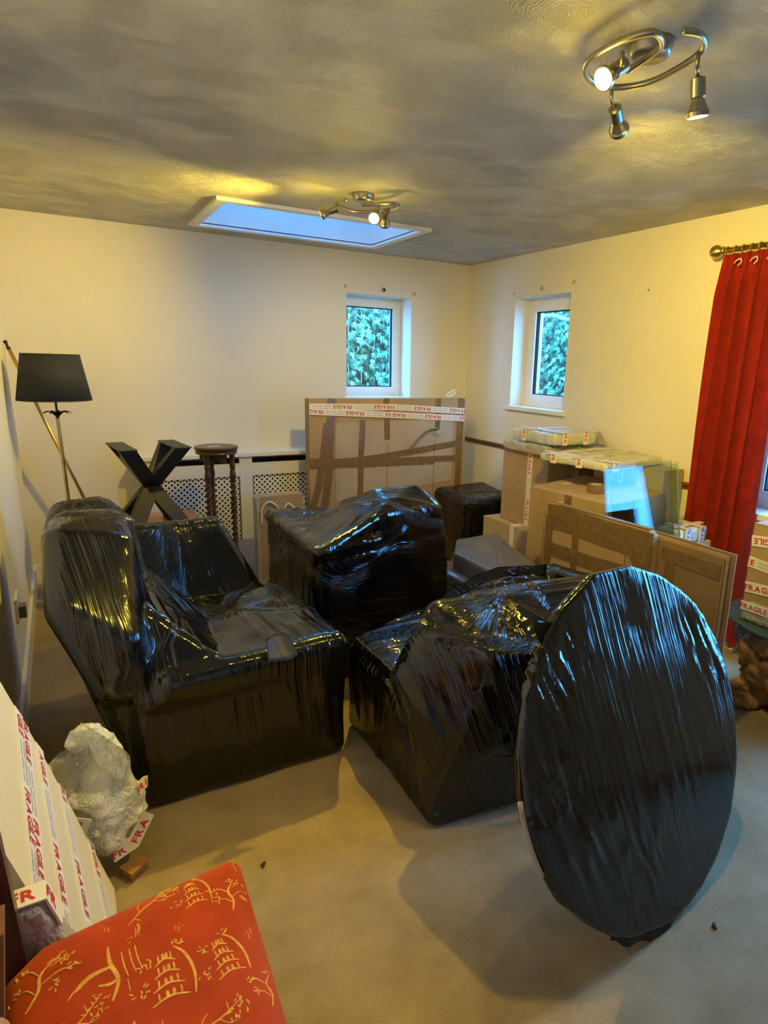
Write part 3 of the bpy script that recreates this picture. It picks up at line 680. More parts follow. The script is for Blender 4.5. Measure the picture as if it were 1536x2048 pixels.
c1 = wrapped('wrapped_armchair', 'black film wrapped armchair with tall left arm beside the left wall', 'armchair', (-2.8, -2.3, 0), h, .011, 9,
    [dict(c=(-3.2, -2.55, .75), a=(1, .2, .05), l=(-.1, -.5, 1), w=.28), dict(c=(-2.62, -1.95, .65), a=(1, 0, .25), l=(-.25, .4, 1), w=.3),
     dict(c=(-3.02, -2.15, .70), fan=((.6, -.6, -.5), (.5, .6, 0)), k=.55, w=.34), dict(c=(-2.44, -2.16, .50), fan=((-.5, -.8, 0), (.8, -.5, 0)), k=.4, w=.22),
     dict(c=(-2.7, -2.8, .25), a=(1, .1, .1), l=(0, .1, 1), w=.4), dict(c=(-3.17, -1.93, .9), a=(1, .8, 0), l=(.3, 0, 1), w=.2)],
    'film', amp=.006, freq=24, fine=.0014, seed=3, crumple=[((-3.17, -1.95, .95), .16, 1), ((-2.8, -1.85, .80), .13, .6), ((-2.97, -2.15, .74), .14, .8), ((-3.33, -2.4, .92), .07, 1), ((-2.5, -1.86, .8), .1, .9)])
film_flap(c1, 'torn_film_patch', [[(-2.665, -2.845, .50), (-2.60, -2.845, .49), (-2.555, -2.84, .50)], [(-2.66, -2.79, .566), (-2.60, -2.76, .570), (-2.57, -2.79, .564)]], .002, 'filmg', .006)

# 2  armchair in the middle
h = [rhull([(-2.235, -2.225, .035), (-2.225, -1.44, .035), (-1.46, -2.06, .035), (-1.44, -1.40, .035), (-2.24, -2.23, .62), (-2.23, -1.43, .62), (-1.47, -2.05, .62), (-1.44, -1.40, .62)], .035),
     rhull([(-2.255, -2.245, .68), (-2.245, -1.415, .68), (-1.9, -2.14, .68), (-1.9, -1.40, .66)], .035),
     rhull([(-1.87, -2.12, .80), (-1.50, -2.02, .775), (-1.80, -1.90, .845), (-1.56, -1.90, .85), (-1.46, -1.85, .80), (-1.50, -1.45, .70), (-1.78, -1.45, .70), (-1.9, -2.13, .4), (-1.475, -2.04, .4)], .045),
     rhull([(-2.235, -2.245, .688), (-1.85, -2.11, .815), (-1.86, -1.85, .82), (-2.08, -1.72, .70), (-2.1, -2.2, .66)], .028)]
c2 = wrapped('wrapped_armchair', 'black film wrapped armchair in the middle before the large flat carton', 'armchair', (-1.85, -1.8, 0), h, .011, 13,
    [dict(c=(-2.28, -2.0, .35), a=(0, 1, .1), l=(0, .1, 1), w=.35), dict(c=(-2.05, -2.2, .74), a=(.5, -.9, .3), l=(1, .35, .35), w=.3), dict(c=(-1.65, -1.85, .9), a=(.1, 1, 0), l=(1, .0, .1), w=.3),
     dict(c=(-1.8, -2.2, .3), a=(.15, .1, 1), l=(1, .2, -.1), w=.5, s=(1, 1.6, 1)), dict(c=(-2.1, -1.6, .72), a=(.3, 1, 0), l=(1, -.3, 0), w=.25)],
    'film2', amp=.006, freq=22, fine=.0014, seed=11, lumpk=.006, crumple=[((-2.15, -1.55, .72), .22, .9), ((-1.45, -2.0, .8), .10, .4), ((-2.2, -2.25, .66), .07, .5)])

# 3  armchair on the right, in front
h = [rhull([(-2.235, -3.32, .035), (-2.235, -2.64, .035), (-1.32, -3.42, .035), (-1.25, -2.52, .035), (-2.25, -3.08, .36), (-2.24, -2.64, .36), (-1.28, -2.52, .4), (-1.32, -3.38, .4)], .03),
     rhull([(-2.29, -3.14, .485, .04), (-2.15, -3.19, .705, .06), (-1.84, -3.20, .715, .065), (-1.40, -3.25, .712, .065), (-2.06, -3.36, .60, .065), (-1.46, -3.46, .57, .065), (-2.08, -3.36, .30, .05), (-1.36, -3.46, .25, .05), (-1.6, -3.02, .52, .05), (-1.36, -3.0, .52, .05), (-2.05, -3.02, .47, .04), (-2.235, -3.29, .2, .035)], .05),
     rhull([(-2.235, -3.30, .045, .035), (-1.4, -3.43, .05, .035), (-2.22, -3.27, .30, .035), (-2.10, -3.36, .52, .05), (-1.5, -3.45, .52, .06), (-2.265, -3.17, .45, .035)], .04),
     rhull([(-1.30, -3.26, .655, .06), (-1.24, -2.72, .585, .05), (-1.17, -3.2, .5, .05), (-1.17, -2.62, .5, .05), (-1.3, -2.6, .3, .05), (-1.3, -3.35, .3, .05)], .05),
     rhull([(-2.19, -2.62, .39, .025), (-1.75, -2.60, .495, .025), (-1.42, -2.66, .570, .025), (-1.27, -2.74, .585, .025), (-1.6, -2.72, .53, .025), (-2.05, -2.74, .42, .025), (-1.3, -2.56, .3, .04), (-2.17, -2.60, .1, .03)], .03),
     rhull([(-2.24, -3.05, .43), (-2.235, -2.66, .415), (-1.45, -2.72, .535), (-1.55, -3.03, .55), (-1.4, -2.9, .56)], .022)]
c3 = wrapped('wrapped_armchair', 'black film wrapped armchair on the right behind the leaning round tabletop', 'armchair', (-1.75, -3.0, 0), h, .010, 5,
    [dict(c=(-2.05, -3.35, .35), a=(1, -.2, .35), l=(-.35, .2, 1), w=.32), dict(c=(-1.95, -3.22, .72), fan=((1, 0, 0), (0, 1, .3)), k=.4, w=.2), dict(c=(-1.6, -3.2, .72), a=(.1, 1, .2), l=(1, -.1, 0), w=.25),
     dict(c=(-2.2, -2.85, .44), a=(.25, 1, .1), l=(1, -.2, .2), w=.25), dict(c=(-1.6, -2.75, .56), a=(.4, 1, 0), l=(1, -.4, .1), w=.25), dict(c=(-2.29, -2.9, .2), a=(0, 1, 0), l=(0, 0, 1), w=.3)],
    'film2', amp=.007, freq=20, fine=.0016, seed=21, crumple=[((-1.7, -2.85, .55), .26, .9), ((-1.95, -3.4, .12), .16, .9), ((-1.5, -2.7, .6), .18, .8), ((-2.1, -2.85, .47), .2, .4), ((-2.03, -3.2, .7), .12, .5)])
film_flap(c3, 'film_edge', [[(-2.02, -2.70, .455), (-1.72, -2.66, .535), (-1.50, -2.66, .585), (-1.32, -2.76, .60)], [(-2.00, -2.66, .470), (-1.72, -2.61, .560), (-1.48, -2.60, .612), (-1.27, -2.70, .628)]], .0015, 'film2', .010)
film_flap(c3, 'loose_film', [[(-2.05, -3.43, .32), (-1.98, -3.45, .22), (-1.93, -3.46, .10)], [(-2.0, -3.47, .34), (-1.93, -3.49, .22), (-1.88, -3.50, .08)]], .002, 'film2', .02, seed=5)

# 4  round tabletop wrapped in film
AZ, TL, R = -1.429, .338, .515
dn = Vector((math.cos(AZ)*math.cos(TL), math.sin(AZ)*math.cos(TL), math.sin(TL))); dt = Vector((-math.sin(AZ), math.cos(AZ), 0)); du = dn.cross(dt)
if du.z < 0: du = -du
dc = Vector((-1.803, -3.999, .012))+du*R
def on_disc(a, r, d=0): return dc+(math.cos(a)*dt+math.sin(a)*du)*r+dn*d
t = thing('wrapped_round_tabletop', 'round tabletop wrapped in black film leaning against an armchair', 'tabletop', (-1.803, -3.95, 0))
hp = []
for i in range(72):
    a = 2*math.pi*i/72; rr = R-.012+random.uniform(-.005, .004)
    if 1.2 < a < 2.4: rr += .012*math.sin(a*19)
    hp += [tuple(on_disc(a, rr-.004, -.012))+(.010,), tuple(on_disc(a, rr-.004, -.030))+(.010,)]
me = remeshed([rhull(hp, .010)], .0075, 3)
sw = (dt*.995-du*.09)
flowed(me, [dict(c=tuple(dc), o=tuple(dc), a=tuple(dt*.99+du*.10), l=tuple(du), w=.5), dict(c=tuple(on_disc(3.7, .45)), a=tuple(dt*.94+du*.34), l=tuple(du), w=.25)],
    amp=.0016, freq=40, fine=.0006, seed=33, lumpk=.0025, jitk=.006, crumple=[(tuple(on_disc(3.14-.75, .45)), .11, 1), (tuple(on_disc(3.14, .40)), .10, .9), (tuple(on_disc(3.7, .36)), .09, .9), (tuple(on_disc(4.3, .34)), .10, .9), (tuple(on_disc(.2, .47)), .10, .7), (tuple(on_disc(.55, .46)), .1, .7)])
link('stretch_film', me, M['filmd'], t)
bm = bmesh.new(); tube(bm, [on_disc(a, R+.0015, -.014) for a in np.linspace(math.pi-.05, math.pi+.33, 12)], .007, 8); bmo('table_rim', bm, M['rope'], t, smooth=True)
rs_ = random.Random(5); aa = np.linspace(4.10, 4.72, 12)
film_flap(t, 'film_scrap', [[on_disc(a, R-.012, -.010) for a in aa], [on_disc(a+rs_.uniform(-.02, .02), R+(.003 if k in (0, 11) else rs_.choice((.006, .016, .030, .012))), -.014) for k, a in enumerate(aa)]], .002, 'filmd', .006, seed=2)
film_flap(t, 'film_scrap', [[on_disc(a, R-.012, -.012) for a in (2.16, 2.24, 2.32)], [on_disc(2.2, R+.012, -.016), on_disc(2.25, R+.05, -.014), on_disc(2.30, R+.012, -.016)]], .002, 'filmd', .008, seed=4)

# 5  wrapped pouffe and 6 wrapped low table by the boxes
h = [rhull([(-.60, -.98, .06), (-.16, -.98, .06), (-.60, -.56, .06), (-.16, -.56, .06), (-.585, -.96, .50), (-.18, -.96, .50), (-.585, -.58, .52), (-.18, -.58, .53)], .05)]
wrapped('wrapped_pouffe', 'black film wrapped pouffe in the back right corner beside the large flat carton', 'pouffe', (-.38, -.77, 0), h, .011, 4,
    [dict(c=(-.4, -.8, .55), a=(.2, 1, 0), l=(1, -.2, 0), w=.3), dict(c=(-.4, -1., .25), a=(.2, 0, 1), l=(1, 0, -.1), w=.4)], 'film2', amp=.008, freq=22, fine=.002, seed=44, crumple=[((-.55, -.98, .48), .22, 1), ((-.25, -.95, .52), .2, .8)])
P = [(-1.255, -2.34), (-.96, -2.34), (-.735, -1.58), (-1.085, -1.60), (-1.25, -1.83)]
h = [rhull([(x+(.02 if x < -1 else -.02), y, z) for x, y in P for z in (.06, .43)], .016), rhull([(-1.285, -2.3, .05), (-1.285, -1.75, .05), (-1.2, -1.55, .05), (-1.27, -1.8, .3), (-1.27, -2.3, .3), (-1.1, -1.6, .3)], .02)]
wrapped('wrapped_low_table', 'low flat-topped piece in greyish film between the armchairs and the boxes', 'table', (-1.05, -1.95, 0), h, .012, 1,
    [dict(c=(-1., -2., .44), a=(.87, -.5, 0), l=(.5, .87, 0), w=1)], 'filmg', amp=.0025, freq=14, fine=.0006, seed=52)

# ------------------------------------------------------------------ cartons
def carton(name, label, poly, z0, z1, mat, seam=(0, 1, 2, 3), flaps=True, group=None, gap=.004):
    """carton with body and two top flaps; poly is 4 (x,y) corners counter-clockwise"""
    cx = sum(p[0] for p in poly)/4; cy = sum(p[1] for p in poly)/4
    t = thing(name, label, 'box', (cx, cy, z0), group)
    bm = bmesh.new(); prism(bm, poly, z0, z1-.005); bmo('body', bm, M[mat], t, bevel=.003)
    a, b, c, d = [Vector((*poly[i], 0)) for i in seam]
    m0, m1 = a.lerp(d, .5), b.lerp(c, .5)   # seam from mid of a-d edge to mid of b-c edge
    for q, s in (((a, b, m1, m0), -1), ((m0, m1, c, d), 1)):
        k = (d-a).normalized()*gap/2
        qq = [v.copy() for v in q]
        if s < 0: qq[2] -= k; qq[3] -= k
        else: qq[0] += k; qq[1] += k
        bm = bmesh.new(); prism(bm, [(v.x, v.y) for v in qq], z1-.004, z1); bmo('top_flap', bm, M[mat], t, bevel=.0012)
    return t
def rect(x0, x1, y0, y1): return [(x0, y0), (x1, y0), (x1, y1), (x0, y1)]
# big flat carton at the back
t = thing('flat_carton', 'large flat brown carton bound with brown and FRAGILE tape before the radiator cover', 'box', (-.98, -.41, 0))
X0, X1, YF = -1.665, -.315, -.465
bm = bmesh.new(); box(bm, X0, X1, YF, -.375, 0, 1.28); bmo('body', bm, M['card'], t, bevel=.005)
bm = bmesh.new(); slab(bm, [V(-1.46, YF-.001, .50), V(-.42, YF-.001, .60), V(-.42, YF-.001, 1.12), V(-1.46, YF-.001, 1.10)], (0, -1, 0), .004); bmo('patch_sheet', bm, M['cardgrey'], t)
bm = bmesh.new(); slab(bm, [V(-.315, -.44, .02), V(-.275, -.44, .02), V(-.285, -.44, 1.25), V(-.30, -.44, 1.285), V(-.345, -.44, 1.285)], (0, 1, 0), .02); bmo('side_sheet', bm, M['card2'], t)
nB = (0, -1, 0); yb = YF-.005
def bt(p, w=.05, **k): return btape(t, [(a, yb, z) for a, z in p], nB, w, **k)
bt([(-1.56, .40), (-1.52, .7), (-1.50, 1.1), (-1.49, 1.282)], .062); bt([(-1.66, .42), (-1.60, .62), (-1.555, .90), (-1.53, 1.1)], .05)
bt([(-1.03, .96), (-1.035, 1.12), (-1.04, 1.282)], .048); bt([(-1.26, .45), (-1.255, .80), (-1.24, 1.12)], .048)
bt([(-.58, .99), (-.57, 1.15), (-.57, 1.282)], .045); bt([(-.36, .45), (-.355, .9), (-.345, 1.282)], .055)
bt([(-1.665, .82), (-1.3, .80), (-.9, .79), (-.34, .785)], .05); bt([(-1.50, .80), (-1.1, .825), (-.7, .87), (-.34, .915)], .05)
bt([(-1.665, .785), (-1.3, .77), (-.9, .765), (-.6, .76)], .03)
for xx in (-1.03, -.60): bm = bmesh.new(); strip(bm, [(xx, yb, .45), (xx+.005, yb, .94)], nB, .007, .0005); bmo('seam', bm, M['carddark'], t)
bm = bmesh.new(); strip(bm, [(-1.44, yb, .40), (-1.435, yb, 1.28)], nB, .005, .0005); bmo('seam', bm, M['card2'], t)
yy = yb-.001
ftape(t, [(X0, yy, 1.222), (-1.0, yy, 1.215), (X1, yy, 1.175)], nB, .048, flip=True)
ftape(t, [(X0, yy, 1.19), (-1.0, yy, 1.155), (X1, yy, 1.115)], nB, .048, flip=True, start=.1, off=.0016)
bm = bmesh.new(); tube(bm, bezpath([(-.82, yb-.004, .86), (-.81, yb-.012, .90), (-.70, yb-.02, 1.01), (-.60, yb-.012, 1.04), (-.585, yb-.004, 1.02)], 6), .007, 6); bmo('loose_tape', bm, M['tape'], t)
bm = bmesh.new(); tube(bm, bezpath([(-.47, -.42, 1.285), (-.46, -.43, 1.315), (-.40, -.43, 1.345), (-.385, -.43, 1.33), (-.42, -.43, 1.30), (-.46, -.425, 1.29)], 6), .005, 8); bmo('carry_loop', bm, M['cable'], t)
bm = bmesh.new(); slab(bm, [V(-.60, yb-.002, .99), V(-.545, yb-.002, .985), V(-.54, yb-.002, 1.015), V(-.565, yb-.002, 1.03), V(-.60, yb-.002, 1.02)], nB, .008); bmo('torn_tape_end', bm, M['poly'], t)

# small carton with cable loops by the radiator
t = thing('small_carton', 'small brown carton with white cable loops before the right lattice panel', 'box', (-1.93, -.55, 0))
bm = bmesh.new(); box(bm, -2.09, -1.77, -.60, -.50, 0, .612); bmo('body', bm, M['card'], t, bevel=.004)
bm = bmesh.new(); slab(bm, [V(-2.105, -.604, 0), V(-2.085, -.604, 0), V(-2.085, -.604, .615), V(-2.105, -.604, .60)], (0, 1, 0), .1); bmo('clear_wrap', bm, M['poly'], t)
bm = bmesh.new(); slab(bm, [V(-1.775, -.604, 0), V(-1.755, -.604, 0), V(-1.755, -.604, .59), V(-1.775, -.604, .605)], (0, 1, 0), .1); bmo('clear_wrap', bm, M['poly'], t)
for x0, x1, zt in ((-2.075, -1.955, .575), (-1.92, -1.83, .55)):
    bm = bmesh.new(); tube(bm, bezpath([(x0, -.612, .42), (x0+.005, -.615, zt-.05), ((x0+x1)/2-.01, -.615, zt), (x1-.01, -.615, zt-.035), (x1+.02, -.612, .46)], 6), .006, 8); bmo('cable', bm, M['cable'], t, smooth=True)

# stack on the right
t = carton('lower_carton', 'pale carton at the bottom of the stack under the tall narrow box', rect(-.55, -.03, -1.79, -1.15), 0, .455, 'card2', (1, 2, 3, 0))
btape(t, [(-.55, -1.50, .25), (-.55, -1.50, .456)], (-1, 0, 0), .045, name='white_tape', mat='ftape'); btape(t, [(-.55, -1.50, .457), (-.30, -1.50, .457)], (0, 0, 1), .045, name='white_tape', mat='ftape')
t = carton('tall_carton', 'tall narrow brown carton with a vertical FRAGILE tape near the right window', rect(-.47, -.285, -1.745, -1.25), .4605, .98, 'card', (0, 1, 2, 3))
ftape(t, [(-.471, -1.555, .981), (-.471, -1.555, .459)], (-1, 0, 0), .048)
t = carton('corner_carton', 'brown carton against the right wall, half hidden behind the tall narrow box', rect(-.28, -.02, -1.832, -1.25), .4605, .98, 'carddark', (0, 1, 2, 3))
btape(t, [(-.10, -1.833, .981), (-.10, -1.833, .46)], (0, -1, 0), .05)
t = carton('slim_carton', 'pale slim carton seen through the glass sheets, with a vertical FRAGILE tape', rect(-.19, -.02, -2.45, -1.88), 0, .98, 'card2', (0, 1, 2, 3))
ftape(t, [(-.191, -2.12, .981), (-.191, -2.12, .1)], (-1, 0, 0), .045)
t = carton('large_carton', 'large square yellowish carton behind the taped cardboard sheets', [(-.841, -2.024), (-.769, -2.611), (-.206, -2.489), (-.222, -1.839)], 0, .857, 'card', (0, 1, 2, 3))
m0 = (Vector((-.841, -2.024, 0))+Vector((-.769, -2.611, 0)))/2; m1 = (Vector((-.206, -2.489, 0))+Vector((-.222, -1.839, 0)))/2
nl = Vector((-.587, -.072, 0)).normalized()
btape(t, [(m0.x-.001, m0.y, .60), (m0.x-.001, m0.y, .858)], tuple(nl), .05)
btape(t, [(-.57, -2.57, .4), (-.57, -2.57, .857)], (.21, -.98, 0), .05)
ldg = thing('tape_roll', 'roll of brown parcel tape lying on top of the large square carton', 'tape', (-.60, -2.32, .858))
bm = bmesh.new(); lathe(bm, [(.036, 0), (.052, 0), (.052, .048), (.036, .048), (.036, 0)], (-.60, -2.32, .858), 32); bmo('tape_coil', bm, M['tape'], ldg, bevel=.001)
bm = bmesh.new(); lathe(bm, [(.033, 0), (.0365, 0), (.0365, .049), (.033, .049), (.033, 0)], (-.60, -2.32, .858), 32); bmo('core', bm, M['card2'], ldg)
bm = bmesh.new(); slab(bm, [V(-.60, -2.02, .8585), V(-.54, -2.03, .8585), V(-.545, -2.06, .8585), V(-.605, -2.05, .8585)], (0, 0, 1), .001)
tag(bmo('paper_label', bm, M['ftape'], origin=(-.57, -2.04, .8585)), 'small white paper slip lying on the large square carton', 'paper')

# parcels
def parcel(name, label, cat, pts, mat, tapes=(), seed=1, voxel=.011, r=.012, amp=.010, extra=None):
    cx = sum(p[0] for p in pts)/len(pts); cy = sum(p[1] for p in pts)/len(pts); z0 = min(p[2] for p in pts)-r
    t = thing(name, label, cat, (cx, cy, z0))
    me = remeshed([rhull(pts, r)], voxel, 3); co = arr(me); no = arr(me, 'vertex_normals', 'vector')
    d = (vnoise(co[:, 0]*22+co[:, 2]*13, co[:, 1]*22-co[:, 2]*9, seed)-.5)*amp+(ridged(co[:, 0]*34+co[:, 2]*21, co[:, 1]*34, seed+1)-.5)*amp*.5
    co2 = co+no*d[:, None]; co2[:, 2] = np.maximum(co2[:, 2], z0+.0005)
    me.vertices.foreach_set('co', co2.ravel())
    for p in me.polygons: p.use_smooth = True
    link('wrapping', me, M[mat], t)
    for pt, n, kw in tapes: ftape(t, pt, n, **kw)
    return t
def bx8(x0, x1, y0, y1, z0, z1): return [(x, y, z) for x in (x0, x1) for y in (y0, y1) for z in (z0, z1)]
NL, NU, NF = (-1, 0, 0), (0, 0, 1), (0, -1, 0)
t = parcel('wrapped_parcel', 'lower bubble wrapped parcel on top of the tall narrow box', 'parcel', bx8(-.49, -.12, -1.74, -1.28, .994, 1.035), 'poly', seed=2)
bm = bmesh.new(); box(bm, -.502, -.49, -1.73, -1.33, .984, 1.012); bmo('card_edge', bm, M['card2'], t, bevel=.003)
t = parcel('wrapped_parcel', 'upper bubble wrapped parcel with FRAGILE tape on top of the box stack', 'parcel', bx8(-.475, -.12, -1.79, -1.37, 1.066, 1.118), 'bub', [
    ([(-.495, -1.50, 1.135), (-.495, -1.50, 1.058)], NL, dict(w=.04)), ([(-.40, -1.81, 1.135), (-.40, -1.81, 1.058)], NF, dict(w=.04)), ([(-.22, -1.81, 1.138), (-.22, -1.81, 1.058)], NF, dict(w=.04)),
    ([(-.40, -1.81, 1.138), (-.40, -1.36, 1.138)], NU, dict(w=.04)), ([(-.495, -1.50, 1.137), (-.12, -1.50, 1.137)], NU, dict(w=.04))], seed=4)
film_flap(t, 'loose_wrap_end', [[(-.11, -1.80, 1.06), (-.10, -1.79, 1.10), (-.12, -1.77, 1.125)], [(-.05, -1.84, 1.05), (-.045, -1.80, 1.09), (-.04, -1.76, 1.13)]], .002, 'poly', .02)
Q = [(-.655, -1.85), (-.60, -2.385), (-.02, -2.295), (-.06, -1.76)]
Qi = [(-.635, -1.87), (-.585, -2.365), (-.04, -2.28), (-.08, -1.78)]
t = parcel('wrapped_picture', 'flat bubble wrapped picture lying across the boxes below the right window', 'picture', [(x, y, z) for x, y in Qi for z in (.994, 1.022)], 'bub', [
    ([(-.52, -2.39, 1.036), (-.565, -1.83, 1.036)], NU, dict(w=.045, flip=True)), ([(-.655, -1.95, 1.037), (-.02, -1.87, 1.037)], NU, dict(w=.04)), ([(-.625, -2.15, 1.0365), (-.02, -2.06, 1.0365)], NU, dict(w=.04)),
    ([(-.655, -2.0, 1.036), (-.655, -2.0, .985)], (-1, -.1, 0), dict(w=.045)), ([(-.635, -2.2, 1.036), (-.635, -2.2, .985)], (-1, -.1, 0), dict(w=.045)), ([(-.53, -2.388, 1.038), (-.53, -2.388, .985)], (.15, -1, 0), dict(w=.05))], seed=6, amp=.007)

# cardboard sheets standing in front
t = thing('taped_cardboard_pack', 'flat cardboard pack with shiny brown tape over its top, before the large carton', 'cardboard', (-1.05, -2.77, 0))
D = [(-2.42, 0), (-2.41, .83), (-2.505, .878), (-2.53, .862), (-3.10, .872), (-3.13, .85), (-3.13, 0)]
bm = bmesh.new(); slab(bm, [V(-1.05, y, z) for y, z in D], (1, 0, 0), .034); bmo('body', bm, M['card'], t, bevel=.006)
nx_ = (-1, 0, 0); xd = -1.0505
def dt_(p, w, **k): return btape(t, [(xd, y, z) for y, z in p], nx_, w, **k)
dt_([(-2.44, .79), (-2.55, .80), (-2.85, .795), (-3.13, .80)], .13); dt_([(-2.43, .625), (-2.8, .635), (-3.13, .66)], .06, off=.0016); dt_([(-2.43, .60), (-2.7, .61), (-3.12, .63)], .03, off=.002)
dt_([(-2.455, .05), (-2.455, .80)], .055, off=.0018); dt_([(-2.66, .2), (-2.655, .79)], .045, off=.0012); dt_([(-2.98, .80), (-3.05, .72), (-3.11, .60)], .05, off=.0024); dt_([(-3.105, .05), (-3.105, .86)], .05, off=.003)
btape(t, [(-1.035, -2.50, .876), (-1.035, -2.53, .866), (-1.035, -3.10, .876)], (0, 0, 1), .03)
bm = bmesh.new(); strip(bm, [(xd, -2.985, .80), (xd, -2.985, .66)], nx_, .006, .0035); bmo('seam', bm, M['carddark'], t)
t = thing('cardboard_sheets', 'tall flat cardboard sheets standing right of the taped cardboard pack', 'cardboard', (-.99, -2.92, 0))
for k, (xa, ya, yb_, zt, m_) in enumerate(((-1.010, -3.445, -2.36, .838, 'carddark'), (-.995, -3.455, -2.40, .848, 'card'), (-.980, -3.475, -2.38, .858, 'carddark'))):
    bm = bmesh.new(); slab(bm, [V(xa, yb_, 0), V(xa, yb_, zt-.03), V(xa, -2.9, zt), V(xa, ya, zt), V(xa, ya, 0)], (1, 0, 0), .009); o = bmo('sheet', bm, M[m_], t, bevel=.0015)
    bm = bmesh.new(); slab(bm, [V(xa+.002, ya-.002, 0), V(xa+.002, ya+.004, 0), V(xa+.002, ya+.004, zt+.001), V(xa+.002, ya-.002, zt+.001)], (1, 0, 0), .005); bmo('corrugated_edge', bm, M['card2'], t)
btape(t, [(-1.0105, -3.44, .775), (-1.0105, -3.15, .785)], nx_, .06); btape(t, [(-1.0105, -3.20, .1), (-1.0105, -3.20, .78)], nx_, .05)

# glass sheets
t = thing('glass_sheets', 'upright clear glass sheets leaning on the large square carton', 'glass', (-.68, -2.85, 0))
for k, (xa, xb, zt, dy) in enumerate(((-.958, -.41, 1.075, 0), (-.93, -.40, 1.06, .012), (-.90, -.43, 1.08, .024))):
    bm = bmesh.new(); q = [V(xa, -2.905+dy, .002), V(xb, -2.895+dy, .002), V(xb, -2.703+dy, zt+.008), V(xa, -2.715+dy, zt)]
    slab(bm, q, (0, 1, .18), .005); g = bmo('glass_sheet', bm, M['sheet'], t)
    bm = bmesh.new(); tube(bm, q, .0022, 4, closed=True); bmo('glass_edge', bm, M['gedge'], g)

# white box with a parcel by the curtain
t = carton('white_carton', 'white carton by the foot of the red curtain, under a bubble wrapped parcel', rect(-.40, -.125, -2.765, -2.605), 0, .63, 'white', (0, 1, 2, 3))
ftape(t, [(-.30, -2.766, .631), (-.30, -2.766, .3)], NF, .04)
parcel('wrapped_parcel', 'white bubble wrapped parcel with FRAGILE tape on the white carton by the curtain', 'parcel', bx8(-.385, -.16, -2.745, -2.62, .646, .70), 'bubw', [
    ([(-.335, -2.767, .722), (-.335, -2.767, .634)], NF, dict(w=.04)), ([(-.215, -2.767, .722), (-.215, -2.767, .634)], NF, dict(w=.04)), ([(-.335, -2.775, .722), (-.335, -2.62, .722)], NU, dict(w=.04)), ([(-.215, -2.775, .722), (-.215, -2.62, .722)], NU, dict(w=.04)), ([(-.39, -2.70, .7235), (-.14, -2.70, .7235)], NU, dict(w=.035))], seed=9, amp=.006)

# ------------------------------------------------------------------ curtain and pole
t = thing('curtain_pole', 'brass curtain pole with ball finial on the right wall', 'curtain pole', (-.07, -3.7, 2.19))
PZ, PX = 2.19, -.075
bm = bmesh.new(); tube(bm, [(PX, -2.56, PZ), (PX, -4.95, PZ)], .0135, 16); bmo('rod', bm, M['brass'], t, smooth=True)
bm = bmesh.new(); lathe(bm, [(.0001, -.036), (.018, -.032), (.031, -.018), (.036, 0), (.031, .018), (.018, .032), (.016, .038), (.022, .042), (.022, .052), (.0137, .056)], (PX, -2.53, PZ), 24, (0, -1, 0)); bmo('finial', bm, M['brass'], t, smooth=True)
for yb_ in (-2.62, -4.8): bm = bmesh.new(); tube(bm, [(-.001, yb_, PZ-.04), (-.03, yb_, PZ-.04), (PX, yb_, PZ-.014)], .009, 10); bmo('bracket', bm, M['brass'], t)
for k in range(9):
    y = -2.60-.047*k; bm = bmesh.new(); c = V(PX, y, PZ-.006); tube(bm, [c+V(math.cos(a), .12*math.cos(a), math.sin(a))*.0225 for a in np.linspace(0, 2*math.pi, 20, endpoint=False)], .0032, 6, closed=True)
    rg = bmo('curtain_ring', bm, M['brass'], t, smooth=True)
t = thing('red_curtain', 'long red curtain gathered at the left end of the brass pole', 'curtain', (-.055, -2.78, 0))
nu, nv = 220, 60
def curtain_pt(s, z, fold=1.0):
    f = min(1, max(0, (2.165-z)/.20)); g = (2.165-z)/2.1
    y = -2.585-.40*s - (1-s)*0 + .045*(1-s)*g*1.6 + .012*(s-.5)*math.sin(z*3)
    ph = 2*math.pi*(s*5.0+.07*math.sin(z*1.7+1)+.03*math.sin(s*9))
    amp = .010+.026*f+.004*g
    pin = math.exp(-((z-2.06)/.022)**2)
    x = -.078 + amp*math.sin(ph)*(1-.35*pin) + .006*math.sin(ph*2.3+z*2) - .004*pin
    if z > 2.05: x += .004*math.sin(s*130)
    y += .016*math.cos(ph)*f
    return V(min(x, -.034), y, z)
bm = bmesh.new(); grid = []
zs = [2.168-.26*k/16 for k in range(16)]+[1.908-(1.908-.05)*k/44 for k in range(45)]
for z in zs: grid.append([bm.verts.new(curtain_pt(i/nu, z)) for i in range(nu+1)])
for a, b in zip(grid, grid[1:]):
    for i in range(nu): bm.faces.new((a[i], a[i+1], b[i+1], b[i]))
bmesh.ops.solidify(bm, geom=bm.faces[:], thickness=.003)
bmo('curtain_cloth', bm, M['curtain'], t, smooth=True)
bm = bmesh.new(); pts = [curtain_pt(i/nu, 2.168)+V(.001, 0, .002) for i in range(nu+1)]; tube(bm, pts, .0042, 6); bmo('heading_tape', bm, M['hem'], t)
for y in (-2.70, -2.79, -2.88):
    bm = bmesh.new(); c = V(-.10, y, 2.135); tube(bm, bezpath([c, c+V(-.01, -.012, -.02), c+V(-.004, .01, -.035)], 4), .003, 5); tube(bm, bezpath([c, c+V(-.012, .016, -.01), c+V(-.006, .03, -.022)], 4), .003, 5); bmo('cord_end', bm, M['cable'], t)

